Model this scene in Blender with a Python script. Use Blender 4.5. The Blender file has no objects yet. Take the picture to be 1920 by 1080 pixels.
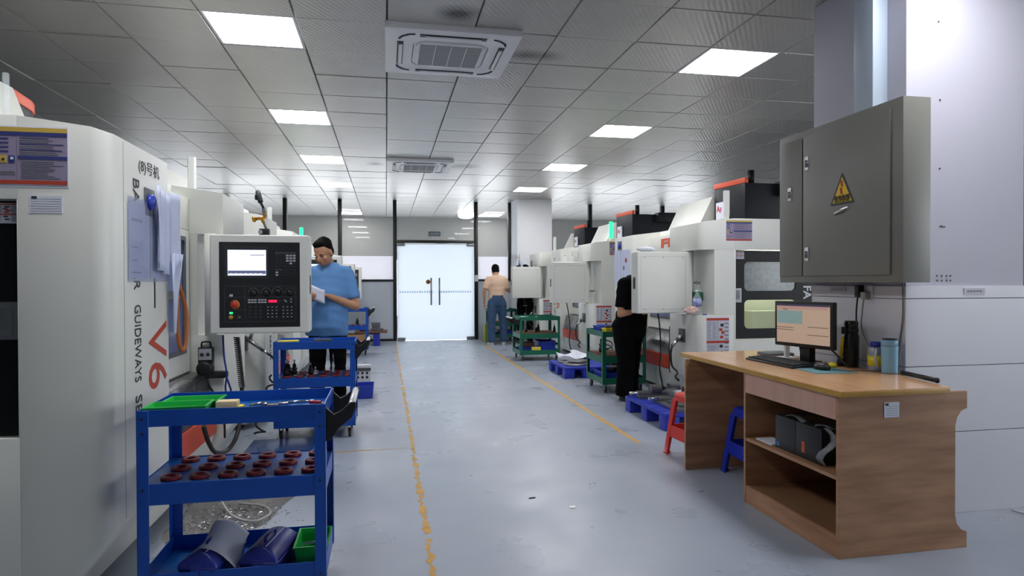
import bpy, bmesh, math, random
from math import pi, sin, cos, radians
from mathutils import Vector, Matrix, Quaternion
random.seed(7)
S = bpy.context.scene
COL = S.collection

# ------------------------------------------------------------------ camera
CAMZ = 1.263
cam_d = bpy.data.cameras.new('camera'); cam = bpy.data.objects.new('camera', cam_d); COL.objects.link(cam)
cam_d.sensor_width = 36.0; cam_d.lens = 36.0 * 1198.0 / 1920.0; cam_d.clip_start = 0.05
_yaw, _pit, _rol = .19436, -.00925, .00305
fw = Vector((sin(_yaw) * cos(_pit), cos(_yaw) * cos(_pit), sin(_pit)))
rt = Vector((cos(_yaw), -sin(_yaw), 0)); up = rt.cross(fw)
rt2 = rt * cos(_rol) - up * sin(_rol); up2 = rt * sin(_rol) + up * cos(_rol)
mm = Matrix((rt2, up2, -fw)).transposed().to_4x4(); mm.translation = (0, 0, CAMZ)
cam.matrix_world = mm
S.camera = cam

# ------------------------------------------------------------------ world, exposure
W = bpy.data.worlds.new('world'); S.world = W; W.use_nodes = True
W.node_tree.nodes['Background'].inputs[0].default_value = (.90, .94, 1.0, 1)
W.node_tree.nodes['Background'].inputs[1].default_value = 6.5
S.view_settings.view_transform = 'Standard'; S.view_settings.look = 'None'
S.view_settings.gamma = 1; S.view_settings.use_curve_mapping = False
S.view_settings.exposure = 0.27
PANEL_E = 24.0      # emission of the ceiling light panels

# ------------------------------------------------------------------ materials
def lin(h):
    h = h.lstrip('#'); o = []
    for i in (0, 2, 4):
        c = int(h[i:i+2], 16) / 255
        o.append(c / 12.92 if c <= .04045 else ((c + .055) / 1.055) ** 2.4)
    return (*o, 1)
MATS = {}
def mat(name, col, rough=.5, metal=0., var=0., vs=4., bump=0., bs=60., coat=0., emit=None, es=0., trans=0., alpha=1., spec=.5, stretch=None, col2=None):
    if name in MATS: return MATS[name]
    m = bpy.data.materials.new(name); m.use_nodes = True; MATS[name] = m
    nt = m.node_tree; b = nt.nodes['Principled BSDF']
    c = lin(col)
    b.inputs['Base Color'].default_value = c; b.inputs['Roughness'].default_value = rough
    b.inputs['Metallic'].default_value = metal; b.inputs['Coat Weight'].default_value = coat
    b.inputs['Specular IOR Level'].default_value = spec
    b.inputs['Transmission Weight'].default_value = trans; b.inputs['Alpha'].default_value = alpha
    if emit: b.inputs['Emission Color'].default_value = lin(emit); b.inputs['Emission Strength'].default_value = es
    if var or bump or col2:
        tc = nt.nodes.new('ShaderNodeTexCoord'); mp = nt.nodes.new('ShaderNodeMapping')
        nt.links.new(tc.outputs['Object'], mp.inputs[0])
        if stretch: mp.inputs['Scale'].default_value = stretch
    if var or col2:
        n = nt.nodes.new('ShaderNodeTexNoise'); n.inputs['Scale'].default_value = vs; n.inputs['Detail'].default_value = 5
        nt.links.new(mp.outputs[0], n.inputs['Vector'])
        r = nt.nodes.new('ShaderNodeValToRGB'); r.color_ramp.elements[0].position = .3; r.color_ramp.elements[1].position = .7
        c2 = lin(col2) if col2 else tuple(x * (1 - var) for x in c[:3]) + (1,)
        r.color_ramp.elements[0].color = c2; r.color_ramp.elements[1].color = c
        nt.links.new(n.outputs[0], r.inputs[0]); nt.links.new(r.outputs[0], b.inputs['Base Color'])
        q = nt.nodes.new('ShaderNodeMapRange'); q.inputs['To Min'].default_value = rough * 1.25; q.inputs['To Max'].default_value = rough * .85
        nt.links.new(n.outputs[0], q.inputs[0]); nt.links.new(q.outputs[0], b.inputs['Roughness'])
    if bump:
        n = nt.nodes.new('ShaderNodeTexNoise'); n.inputs['Scale'].default_value = bs; n.inputs['Detail'].default_value = 4
        nt.links.new(mp.outputs[0], n.inputs['Vector'])
        k = nt.nodes.new('ShaderNodeBump'); k.inputs['Strength'].default_value = bump; k.inputs['Distance'].default_value = .01
        nt.links.new(n.outputs[0], k.inputs['Height']); nt.links.new(k.outputs[0], b.inputs['Normal'])
    return m
WHITE = mat('machine_white', '#e0e1d9', .38, var=.05, vs=2.5, bump=.03, bs=220)
WHITE_IN = mat('machine_inner_white', '#d4d6c4', .5)
SHADOWGREY = mat('dark_gap', '#2a2b2c', .7)
BLACK = mat('black_plastic', '#121314', .42)
BLACKM = mat('black_painted_metal', '#0c0e10', .4, spec=.25)
TOWER = mat('charcoal_painted_metal', '#15191e', .4, var=.1, spec=.3)
ORANGE = mat('orange_paint', '#d4512e', .4, var=.06)
STEEL = mat('brushed_steel', '#8c8e90', .32, metal=.9, bump=.05, bs=90, stretch=(1, 12, 12))
CHROME = mat('chrome', '#c9cbce', .16, metal=1)
GREYM = mat('grey_metal', '#6f7375', .42, metal=.6, var=.2, vs=12)
DARKM = mat('dark_tool_steel', '#3a3b3c', .4, metal=.7, var=.3, vs=20)
BLUE = mat('blue_cart_paint', '#0e4fb2', .34, var=.12, vs=6, bump=.02, bs=180)
BLUETRAY = mat('blue_tray_paint', '#1763b8', .3, var=.25, vs=9)
GREEN = mat('green_cart_paint', '#126a50', .4, var=.12, vs=6)
RING = mat('dark_red_plastic', '#7d1722', .35)
RUBBER = mat('rubber_wheel', '#2b2a2a', .7)
GLASSDARK = mat('door_glass', '#a9aea8', .08, var=.2, vs=30, alpha=.18)
PAPER = mat('paper_white', '#dfe2ee', .8)
PAPERB = mat('paper_bluish', '#cfd6ee', .7, var=.08, vs=8)
INK = mat('print_grey', '#7a7c88', .8)
INKD = mat('print_dark', '#2a2b30', .8)
NAVY = mat('print_navy', '#2f3a78', .7)
REDINK = mat('print_red', '#b5442c', .7)
YEL = mat('yellow_plastic', '#e6d216', .4)
SKIN = mat('skin', '#b98767', .5, var=.08, vs=9)
HAIR = mat('black_hair', '#0a0807', .9, bump=.6, bs=120, spec=.15)
EYE = mat('eye_dark', '#1a1412', .3)
WOODTOP = mat('wood_laminate_top', '#dcae84', .22, col2='#cd9a6c', vs=1.6, stretch=(9, .9, 3), coat=.3)
WOODSIDE = mat('wood_laminate_side', '#b98d6a', .45, col2='#94694a', vs=2.2, stretch=(1.2, 1.2, 9))
WOODPINK = mat('wood_laminate_fascia', '#c49a88', .4, col2='#b88f7c', vs=2.2, stretch=(3, 7, .8))
WOODIN = mat('wood_laminate_inner', '#8a6548', .55, col2='#7a583e', vs=2.2, stretch=(1, 1, 8))
EDGE = mat('yellow_wood_edge', '#c3963f', .35, col2='#ad8235', vs=5)
TRANSP = mat('clear_plastic', '#dfe8ea', .08, alpha=.28)

# ------------------------------------------------------------------ mesh builder
class MB:
    def __init__(s): s.v = []; s.f = []; s.m = []; s.mats = []; s.sm = []
    def _mi(s, m):
        if m not in s.mats: s.mats.append(m)
        return s.mats.index(m)
    def add(s, vs, fs, m, smooth=False):
        o = len(s.v); s.v += [tuple(v) for v in vs]; k = s._mi(m)
        for f in fs: s.f.append([i + o for i in f]); s.m.append(k); s.sm.append(smooth)
        return s
    def box(s, x0, x1, y0, y1, z0, z1, m):
        if x0 > x1: x0, x1 = x1, x0
        if y0 > y1: y0, y1 = y1, y0
        if z0 > z1: z0, z1 = z1, z0
        v = [(x0,y0,z0),(x1,y0,z0),(x1,y1,z0),(x0,y1,z0),(x0,y0,z1),(x1,y0,z1),(x1,y1,z1),(x0,y1,z1)]
        return s.add(v, [(0,3,2,1),(4,5,6,7),(0,1,5,4),(1,2,6,5),(2,3,7,6),(3,0,4,7)], m)
    def obox(s, c, half, m, rot=None):       # oriented box
        R = rot or Matrix.Identity(3)
        v = [Vector(c) + R @ Vector((sx*half[0], sy*half[1], sz*half[2])) for sz in (-1,1) for sx, sy in ((-1,-1),(1,-1),(1,1),(-1,1))]
        return s.add(v, [(0,3,2,1),(4,5,6,7),(0,1,5,4),(1,2,6,5),(2,3,7,6),(3,0,4,7)], m)
    def prism(s, pts, a0, a1, axis, m, smooth=False):   # pts 2D extruded along axis; x:(y,z) y:(x,z) z:(x,y)
        def P(p, a):
            return {'x': (a, p[0], p[1]), 'y': (p[0], a, p[1]), 'z': (p[0], p[1], a)}[axis]
        n = len(pts); v = [P(p, a0) for p in pts] + [P(p, a1) for p in pts]
        s.add(v, [list(range(n))[::-1], list(range(n, 2*n))], m)
        o = len(s.v) - 2*n; k = s._mi(m)
        for i in range(n):
            s.f.append([o+i, o+(i+1) % n, o+n+(i+1) % n, o+n+i]); s.m.append(k); s.sm.append(smooth)
        return s
    def loft(s, rings, m, smooth=True, cap=True, closed=True):
        n = len(rings[0]); o = len(s.v); k = s._mi(m)
        for r in rings: s.v += [tuple(p) for p in r]
        for j in range(len(rings)-1):
            for i in range(n if closed else n-1):
                s.f.append([o+j*n+i, o+j*n+(i+1) % n, o+(j+1)*n+(i+1) % n, o+(j+1)*n+i]); s.m.append(k); s.sm.append(smooth)
        if cap:
            s.f.append([o+i for i in range(n)][::-1]); s.m.append(k); s.sm.append(False)
            s.f.append([o+(len(rings)-1)*n+i for i in range(n)]); s.m.append(k); s.sm.append(False)
        return s
    def lathe(s, prof, c, m, n=20, axis='z', smooth=True):
        rings = []
        for r, h in prof:
            ring = []
            for i in range(n):
                a = 2*pi*i/n; x, y = max(r, 1e-4)*cos(a), max(r, 1e-4)*sin(a)
                p = {'z': (x, y, h), 'y': (x, h, -y), 'x': (h, x, y)}[axis]
                ring.append((c[0]+p[0], c[1]+p[1], c[2]+p[2]))
            rings.append(ring)
        return s.loft(rings, m, smooth)
    def cyl(s, p, q, r, m, r2=None, n=14, smooth=True):
        p, q = Vector(p), Vector(q); d = (q-p).normalized(); r2 = r if r2 is None else r2
        a = d.orthogonal().normalized(); b = d.cross(a)
        R = [[c + (a*cos(2*pi*i/n) + b*sin(2*pi*i/n))*rr for i in range(n)] for c, rr in ((p, r), (q, r2))]
        return s.loft(R, m, smooth)
    def tube(s, pts, r, m, n=8, sub=5):
        P = [Vector(p) for p in pts]
        if sub > 1 and len(P) > 2:
            Q = []
            for i in range(len(P)-1):
                p0 = P[max(i-1, 0)]; p1 = P[i]; p2 = P[i+1]; p3 = P[min(i+2, len(P)-1)]
                for k in range(sub):
                    t = k/sub
                    Q.append(.5*((2*p1)+(p2-p0)*t+(2*p0-5*p1+4*p2-p3)*t*t+(3*p1-p0-3*p2+p3)*t**3))
            Q.append(P[-1]); P = Q
        rings = []; a = None
        for i, p in enumerate(P):
            d = (P[min(i+1, len(P)-1)] - P[max(i-1, 0)]).normalized()
            if a is None: a = d.orthogonal().normalized()
            else:
                a = (a - d*a.dot(d));
                a = a.normalized() if a.length > 1e-5 else d.orthogonal().normalized()
            b = d.cross(a)
            rings.append([p + (a*cos(2*pi*k/n)+b*sin(2*pi*k/n))*r for k in range(n)])
        return s.loft(rings, m)
    def sphere(s, c, r, m, n=12, sc=(1,1,1)):
        k = n//2; prof = []
        rings = []
        for j in range(k+1):
            t = -pi/2 + pi*j/k; rr = max(cos(t), 1e-3)
            rings.append([(c[0]+r*sc[0]*rr*cos(2*pi*i/n), c[1]+r*sc[1]*rr*sin(2*pi*i/n), c[2]+r*sc[2]*sin(t)) for i in range(n)])
        return s.loft(rings, m)
    def sheet(s, grid, th, m):            # grid[j][i] of points; thin solid
        J, I = len(grid), len(grid[0]); G = [[Vector(p) for p in r] for r in grid]
        n = (G[0][1]-G[0][0]).cross(G[1][0]-G[0][0]).normalized()*th
        o = len(s.v); k = s._mi(m)
        for off in (Vector((0,0,0)), n):
            for r in G: s.v += [tuple(p+off) for p in r]
        N = I*J
        def q(f):
            s.f.append(f); s.m.append(k); s.sm.append(True)
        for j in range(J-1):
            for i in range(I-1):
                a = o+j*I+i; q([a, a+I, a+I+1, a+1]); b = a+N; q([b, b+1, b+I+1, b+I])
        per = [(0, i) for i in range(I)] + [(j, I-1) for j in range(1, J)] + [(J-1, i) for i in range(I-2, -1, -1)] + [(j, 0) for j in range(J-2, 0, -1)]
        idx = [o+j*I+i for j, i in per]
        for t in range(len(idx)):
            a, b = idx[t], idx[(t+1) % len(idx)]; s.f.append([a, b, b+N, a+N]); s.m.append(k); s.sm.append(False)
        return s
    def build(s, name, parent=None, loc=None, rz=0, bevel=0, seg=2, kind=None, label=None):
        me = bpy.data.meshes.new(name); me.from_pydata(s.v, [], s.f)
        for m in s.mats: me.materials.append(m)
        me.polygons.foreach_set('material_index', s.m); me.polygons.foreach_set('use_smooth', s.sm)
        me.update()
        bm = bmesh.new(); bm.from_mesh(me)
        bmesh.ops.recalc_face_normals(bm, faces=bm.faces)
        if bevel:
            es = [e for e in bm.edges if len(e.link_faces) == 2 and e.calc_face_angle(0) > radians(30)]
            bmesh.ops.bevel(bm, geom=es, offset=bevel, segments=seg, profile=.6, affect='EDGES', clamp_overlap=True)
            for f in bm.faces: f.smooth = True
            for e in bm.edges:
                if len(e.link_faces) == 2 and e.calc_face_angle(0) > radians(50): e.smooth = False
        bm.to_mesh(me); bm.free()
        if bevel:
            me.set_sharp_from_angle(angle=radians(40)) if hasattr(me, 'set_sharp_from_angle') else None
        o = bpy.data.objects.new(name, me); COL.objects.link(o)
        if parent: o.parent = parent
        if loc: o.location = loc
        if rz: o.rotation_euler.z = rz
        if kind: o['kind'] = kind
        if label: o['label'] = label
        return o
def thing(name, label, cat, loc=(0,0,0), rz=0, group=None):
    o = bpy.data.objects.new(name, None); COL.objects.link(o); o.empty_display_size = .05
    o.location = loc; o.rotation_euler.z = rz; o['label'] = label; o['category'] = cat
    if group: o['group'] = group
    return o
def tag(o, label, cat, group=None):
    o['label'] = label; o['category'] = cat
    if group: o['group'] = group
    return o
def struct(name, loc=(0,0,0)):
    o = bpy.data.objects.new(name, None); COL.objects.link(o); o.location = loc; o['kind'] = 'structure'; o.empty_display_size = .05
    return o
def copy_tree(o, parent=None):
    c = o.copy(); COL.objects.link(c); c.parent = parent
    for ch in list(o.children): copy_tree(ch, c)
    return c
def rrect(x0, x1, y0, y1, r, n=4):
    P = []
    for cx, cy, a0 in ((x1-r, y1-r, 0), (x0+r, y1-r, 90), (x0+r, y0+r, 180), (x1-r, y0+r, 270)):
        for k in range(n+1):
            a = radians(a0+90*k/n); P.append((cx+r*cos(a), cy+r*sin(a)))
    return P
def ring_plate(mb, O, I, a0, a1, axis, m):      # plate with hole; O rect (x0,x1,y0,y1), I rounded rect pts
    x0, x1, y0, y1 = O; out = []
    cx = sum(p[0] for p in I)/len(I); cy = sum(p[1] for p in I)/len(I)
    ix0, ix1 = min(p[0] for p in I), max(p[0] for p in I); iy0, iy1 = min(p[1] for p in I), max(p[1] for p in I)
    n = len(I)//4
    corners = [(x1,y1),(x0,y1),(x0,y0),(x1,y0)]
    for i, p in enumerate(I): out.append(corners[i//n])
    def P(p, a): return {'x': (a, p[0], p[1]), 'y': (p[0], a, p[1]), 'z': (p[0], p[1], a)}[axis]
    N = len(I); v = [P(p, a0) for p in out]+[P(p, a0) for p in I]+[P(p, a1) for p in out]+[P(p, a1) for p in I]
    F = []
    for i in range(N):
        j = (i+1) % N
        if out[i] != out[j]:
            F += [(i, j, N+j, N+i), (2*N+i, 3*N+i, 3*N+j, 2*N+j), (i, 2*N+i, 2*N+j, j)]
        else:
            F += [(i, N+j, N+i), (2*N+i, 3*N+i, 3*N+j)]
        F.append((N+i, N+j, 3*N+j, 3*N+i))
    mb.add(v, F, m)
def text(body, size, m, parent, pos, right, upv, name='lettering', length=None, depth=.0006, align='LEFT', bold=0, label=None, kind=None):
    cu = bpy.data.curves.new('t', 'FONT'); cu.body = body; cu.size = size; cu.align_x = align; cu.extrude = depth; cu.offset = bold; cu.resolution_u = 3
    o = bpy.data.objects.new('t', cu); COL.objects.link(o)
    bpy.context.view_layer.update()
    dg = bpy.context.evaluated_depsgraph_get(); me = bpy.data.meshes.new_from_object(o.evaluated_get(dg))
    w = max((v.co.x for v in me.vertices), default=1) - min((v.co.x for v in me.vertices), default=0)
    x0 = min((v.co.x for v in me.vertices), default=0)
    sx = length/w if length else 1
    r = Vector(right).normalized(); u = Vector(upv).normalized(); nn = r.cross(u)
    for v in me.vertices:
        c = v.co; x = (c.x - (x0 if align == 'LEFT' else 0))*sx
        v.co = Vector(pos) + r*x + u*c.y + nn*(c.z+depth)
    me.materials.clear(); me.materials.append(m)
    bpy.data.objects.remove(o); bpy.data.curves.remove(cu)
    q = bpy.data.objects.new(name, me); COL.objects.link(q)
    if parent: q.parent = parent
    if label: q['label'] = label
    if kind: q['kind'] = kind
    return q

# ------------------------------------------------------------------ SETTING
ZC = 3.03; YB = 14.0; XL = -6.5; XR = 9.5; Y0 = -5.0
def floor_mat():
    m = bpy.data.materials.new('epoxy_floor'); m.use_nodes = True; nt = m.node_tree; b = nt.nodes['Principled BSDF']
    tc = nt.nodes.new('ShaderNodeTexCoord')
    def noise(sc, det, scale=None):
        n = nt.nodes.new('ShaderNodeTexNoise'); n.inputs['Scale'].default_value = sc; n.inputs['Detail'].default_value = det
        if scale:
            mp = nt.nodes.new('ShaderNodeMapping'); mp.inputs['Scale'].default_value = scale
            nt.links.new(tc.outputs['Object'], mp.inputs[0]); nt.links.new(mp.outputs[0], n.inputs['Vector'])
        else: nt.links.new(tc.outputs['Object'], n.inputs['Vector'])
        return n
    n1 = noise(.55, 4); n2 = noise(2.6, 7); n3 = noise(2.2, 3, (1, 2.6, 1))
    r1 = nt.nodes.new('ShaderNodeValToRGB'); r1.color_ramp.elements[0].position = .35; r1.color_ramp.elements[1].position = .68
    r1.color_ramp.elements[0].color = lin('#97a1af'); r1.color_ramp.elements[1].color = lin('#a1a7b2')
    nt.links.new(n1.outputs[0], r1.inputs[0])
    r2 = nt.nodes.new('ShaderNodeValToRGB'); r2.color_ramp.elements[0].position = .52; r2.color_ramp.elements[1].position = .95
    r2.color_ramp.elements[0].color = (0,0,0,1); r2.color_ramp.elements[1].color = (.28,.28,.28,1)
    nt.links.new(n3.outputs[0], r2.inputs[0])
    mx = nt.nodes.new('ShaderNodeMix'); mx.data_type = 'RGBA'; nt.links.new(r2.outputs[0], mx.inputs[0])
    nt.links.new(r1.outputs[0], mx.inputs[6]); mx.inputs[7].default_value = lin('#8b929c')
    nt.links.new(mx.outputs[2], b.inputs['Base Color'])
    q = nt.nodes.new('ShaderNodeMapRange'); q.inputs['From Min'].default_value = .3; q.inputs['From Max'].default_value = .7
    q.inputs['To Min'].default_value = .24; q.inputs['To Max'].default_value = .42
    nt.links.new(n2.outputs[0], q.inputs[0]); nt.links.new(q.outputs[0], b.inputs['Roughness'])
    k = nt.nodes.new('ShaderNodeBump'); k.inputs['Strength'].default_value = .06; k.inputs['Distance'].default_value = .02
    nt.links.new(n2.outputs[0], k.inputs['Height']); nt.links.new(k.outputs[0], b.inputs['Normal'])
    return m
FLOOR = floor_mat()
floor = MB().box(XL, XR, Y0, 17.7, -.1, 0, FLOOR).build('floor', kind='structure')
LINE = mat('worn_yellow_paint', '#cf9f45', .5, var=.3, vs=14)
def jag_strip(mb, p, q, w, cover=1.0, step=.05, rough=.4, z=.0012):
    p, q = Vector(p), Vector(q); L = (q-p).length; d = (q-p)/L; n = Vector((-d.y, d.x)); t = 0
    while t < L:
        seg = random.uniform(.15, .7) if cover < 1 else L
        e = min(L, t+seg)
        k = max(2, int((e-t)/step)); P1 = []; P2 = []
        for i in range(k+1):
            s_ = t+(e-t)*i/k; c = p+d*s_
            f = (1 if 0 < i < k else .2) if cover < 1 else 1
            a = w*f*(.5-rough*random.random()*.5); b_ = w*f*(.5-rough*random.random()*.5)
            P1.append(c+n*a); P2.append(c-n*b_)
        o = []
        for i in range(k+1): o += [(P1[i].x, P1[i].y, z), (P2[i].x, P2[i].y, z)]
        mb.add(o, [(2*i, 2*i+2, 2*i+3, 2*i+1) for i in range(k)], LINE)
        t = e + (random.uniform(.02, .25)*(1-cover)*3 if cover < 1 else 0)
ml = MB()
jag_strip(ml, (.192, 2.3), (.195, 6.9), .055, .93, .025, 1.1)
jag_strip(ml, (.19, 6.9), (.19, 13.6), .06, .78, .03, 1.3)
ml.build('painted_line', floor, label='broken worn yellow line along left edge of aisle')
mr = MB(); jag_strip(mr, (1.932, 4.70), (1.932, 12.6), .05, 1, .12, .35); mr.build('painted_line', floor, label='straight yellow line along right edge of aisle')
mc = MB()
jag_strip(mc, (-1.0, 4.90), (-.1, 4.92), .028, 1, .08, .4); jag_strip(mc, (-.1, 4.92), (.16, 4.93), .02, .7, .04, 1)
mc.build('painted_line', floor, label='thin yellow cross line beside first blue cart')
mc = MB(); jag_strip(mc, (-1.0, 7.78), (.16, 7.79), .03, .8, .06, 1); mc.build('painted_line', floor, label='faint yellow cross line farther down left side')
mc = MB(); jag_strip(mc, (1.95, 7.74), (2.9, 7.76), .04, 1, .1, .4); mc.build('painted_line', floor, label='short yellow cross line by the green cart on right')
mc = MB(); jag_strip(mc, (1.95, 12.75), (2.6, 12.9), .07, .9, .1, .8); mc.build('painted_line', floor, label='yellow line by the far wall')
CHIP = mat('paint_scrap', '#f0f0ee', .7)
mc = MB(); mc.box(1.0, 1.035, 3.42, 3.45, .0, .004, CHIP); mc.build('floor_scrap', floor)
mc = MB(); mc.obox((.83, 3.63, .003), (.02, .004, .002), DARKM, Matrix.Rotation(.1, 3, 'Z')); mc.build('floor_scrap', floor, label='small dark metal scrap on floor')
OIL = mat('oily_floor_stain', '#6f6c69', .16, col2='#8b8a88', vs=3, spec=.7)
mo = MB(); pts = []
for i in range(40):
    a = 2*pi*i/40; r = 1+.12*sin(3*a+1)+.08*sin(7*a); pts.append((-.86+.30*r*cos(a), 3.95+.72*r*sin(a), .0011))
mo.add(pts, [list(range(40))], OIL); mo.build('oil_stain', floor, label='oily grey stain on floor behind first blue cart')

# ceiling with separate metal tiles
def ceil_mat():
    m = mat('perforated_metal_tile', '#b0aea9', .34, metal=.25)
    nt = m.node_tree; b = nt.nodes['Principled BSDF']
    tc = nt.nodes.new('ShaderNodeTexCoord'); mp = nt.nodes.new('ShaderNodeMapping'); mp.inputs['Rotation'].default_value = (0, 0, .6)
    nt.links.new(tc.outputs['Object'], mp.inputs[0])
    w = nt.nodes.new('ShaderNodeTexWave'); w.inputs['Scale'].default_value = 9; w.inputs['Distortion'].default_value = 1.2; w.inputs['Detail'].default_value = 2
    nt.links.new(mp.outputs[0], w.inputs['Vector'])
    n = nt.nodes.new('ShaderNodeTexNoise'); n.inputs['Scale'].default_value = 2.2; n.inputs['Detail'].default_value = 3
    nt.links.new(tc.outputs['Object'], n.inputs['Vector'])
    ad = nt.nodes.new('ShaderNodeMath'); ad.operation = 'MULTIPLY_ADD'; ad.inputs[1].default_value = .12
    nt.links.new(w.outputs[1], ad.inputs[0]); nt.links.new(n.outputs[0], ad.inputs[2])
    k = nt.nodes.new('ShaderNodeBump'); k.inputs['Strength'].default_value = .45; k.inputs['Distance'].default_value = .02
    nt.links.new(ad.outputs[0], k.inputs['Height']); nt.links.new(k.outputs[0], b.inputs['Normal'])
    # dirt blown out around the cassette air conditioners (world placed, permanent stains)
    geo = nt.nodes.new('ShaderNodeNewGeometry'); cur = None
    for (cx, cy, rx, ry) in ((1.12, 4.88, .30, .14), (.47, 4.2, .18, .16), (1.15, 9.7, .3, .3), (-.15, 9.75, .16, .2), (-1.2, 3.0, .5, .2)):
        mp2 = nt.nodes.new('ShaderNodeMapping'); mp2.vector_type = 'TEXTURE'
        mp2.inputs['Location'].default_value = (cx, cy, ZC); mp2.inputs['Scale'].default_value = (rx, ry, 1)
        nt.links.new(geo.outputs['Position'], mp2.inputs[0])
        g = nt.nodes.new('ShaderNodeTexGradient'); g.gradient_type = 'SPHERICAL'; nt.links.new(mp2.outputs[0], g.inputs[0])
        if cur is None: cur = g.outputs[1]
        else:
            a = nt.nodes.new('ShaderNodeMath'); a.operation = 'ADD'; nt.links.new(cur, a.inputs[0]); nt.links.new(g.outputs[1], a.inputs[1]); cur = a.outputs[0]
    mu = nt.nodes.new('ShaderNodeMath'); mu.operation = 'MULTIPLY'; nt.links.new(cur, mu.inputs[0]); nt.links.new(n.outputs[0], mu.inputs[1])
    mu2 = nt.nodes.new('ShaderNodeMath'); mu2.operation = 'MULTIPLY'; mu2.use_clamp = True; mu2.inputs[1].default_value = 2.2; nt.links.new(mu.outputs[0], mu2.inputs[0])
    mx = nt.nodes.new('ShaderNodeMix'); mx.data_type = 'RGBA'; nt.links.new(mu2.outputs[0], mx.inputs[0])
    mx.inputs[6].default_value = lin('#b0aea9'); mx.inputs[7].default_value = lin('#2c2a29')
    nt.links.new(mx.outputs[2], b.inputs['Base Color'])
    return m
CEIL = ceil_mat(); DARKVOID = mat('ceiling_gap', '#3a3a3a', .8)
ceiling = MB().box(XL, XR, Y0, 17.7, ZC+.03, ZC+.1, DARKVOID).build('ceiling', kind='structure')
GX, GY, T = .0137, 4.462, .6
light_cells = set()
for j in range(-4, 16, 4):
    for k in (-2, 4): light_cells.add((k, j))
light_cells |= {(-2, 20), (4, 20)}
ac_cells = {(0, 0), (1, 0), (0, 8), (1, 8)}
def proj(x, y, z):
    v = cam.matrix_world.inverted() @ Vector((x, y, z))
    if v.z > -.3: return None
    return 960+1198*v.x/-v.z, 540-1198*v.y/-v.z
cells = []
for k in range(-11, 16):
    for j in range(-15, 22):
        if (k, j) in light_cells or (k, j) in ac_cells: continue
        x, y = GX+k*T, GY+j*T
        if x < XL-.3 or x+T > XR+.3 or y < Y0-.3: continue
        c = [proj(x+a, y+b, ZC) for a, b in ((0,0),(T,0),(T,T),(0,T))]
        ar = 0
        if all(c) and y < YB-.1:
            if any(-20 < p[0] < 1940 and -20 < p[1] < 540 for p in c):
                ar = abs(sum(c[i][0]*c[(i+1) % 4][1]-c[(i+1) % 4][0]*c[i][1] for i in range(4)))/2
                if c[0][0] > 1560 and c[3][0] > 1560: ar *= .01
        cells.append((ar, k, j))
cells.sort(reverse=True)
def tile_geo(mb, tilt=0):
    g = .0024; h = .012
    a, b = g, T-g; i = .012
    v = [(a,a,h),(b,a,h),(b,b,h),(a,b,h),(a+i*.4,a+i*.4,0),(b-i*.4,a+i*.4,0),(b-i*.4,b-i*.4,0),(a+i*.4,b-i*.4,0)]
    F = [(0,3,2,1),(0,1,5,4),(1,2,6,5),(2,3,7,6),(3,0,4,7),(4,5,6,7)]
    return v, F
tm = None
tv, tf = tile_geo(None)
tile_mesh = MB().add([(x, y, z) for x, y, z in tv], tf, CEIL).build('ceiling_tile'); tile_me = tile_mesh.data; bpy.data.objects.remove(tile_mesh)
for ar, k, j in cells[:296]:
    o = bpy.data.objects.new('ceiling_tile', tile_me); COL.objects.link(o); o.parent = ceiling
    sag = random.uniform(-.003, .003)
    o.location = (GX+k*T, GY+j*T, ZC+random.uniform(-.002, .002)); o.rotation_euler = (random.uniform(-.006, .006), random.uniform(-.005, .005), 0)
rest = MB()
for ar, k, j in cells[296:]:
    if GX+k*T < XL-.35: continue
    rest.add([(GX+k*T+x, GY+j*T+y, ZC+z+random.uniform(-.0, .0)) for x, y, z in tv], tf, CEIL)
rest.build('ceiling_tile', ceiling, kind='stuff')
for yy in (4.466, 9.266):
    MB().box(.955, GX+2*T-.004, yy, yy+T-.007, ZC, ZC+.012, CEIL).build('ceiling_tile', ceiling, label='narrow filler tile beside the air conditioner')
    MB().box(GX+.004, .955, yy+.9, yy+T-.007+.004, ZC, ZC+.012, CEIL)

# ceiling lights
PANEL = mat('light_diffuser', '#f4f4ff', .5, emit='#fbfbff', es=PANEL_E)
FRAMEW = mat('white_frame', '#cfd0d4', .4)
side = {-2: 'left', 4: 'right'}
rownm = {-8: 'behind the camera, second row back', -4: 'behind the camera, nearest row', 0: 'nearest the camera', 4: 'second from the camera', 8: 'third from the camera', 12: 'nearest the glass wall', 17: 'in the room behind the glass', 20: 'deeper in the room behind the glass'}
def ceiling_light(k, j):
    sd = side[k]
    t = thing('ceiling_light', 'square white light panel in the ceiling, %s row, %s' % (sd, rownm[j]), 'ceiling light', (GX+k*T, GY+j*T, ZC), group='ceiling light panels')
    m = MB(); g = .004
    for a in ((g, T-g, g, g+.018), (g, T-g, T-g-.018, T-g), (g, g+.018, g+.018, T-g-.018), (T-g-.018, T-g, g+.018, T-g-.018)):
        m.box(a[0], a[1], a[2], a[3], 0, .015, FRAMEW)
    m.build('frame', t)
    MB().box(g+.018, T-g-.018, g+.018, T-g-.018, .003, .01, PANEL).build('diffuser', t)
for (k, j) in sorted(light_cells): ceiling_light(k, j)

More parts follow.
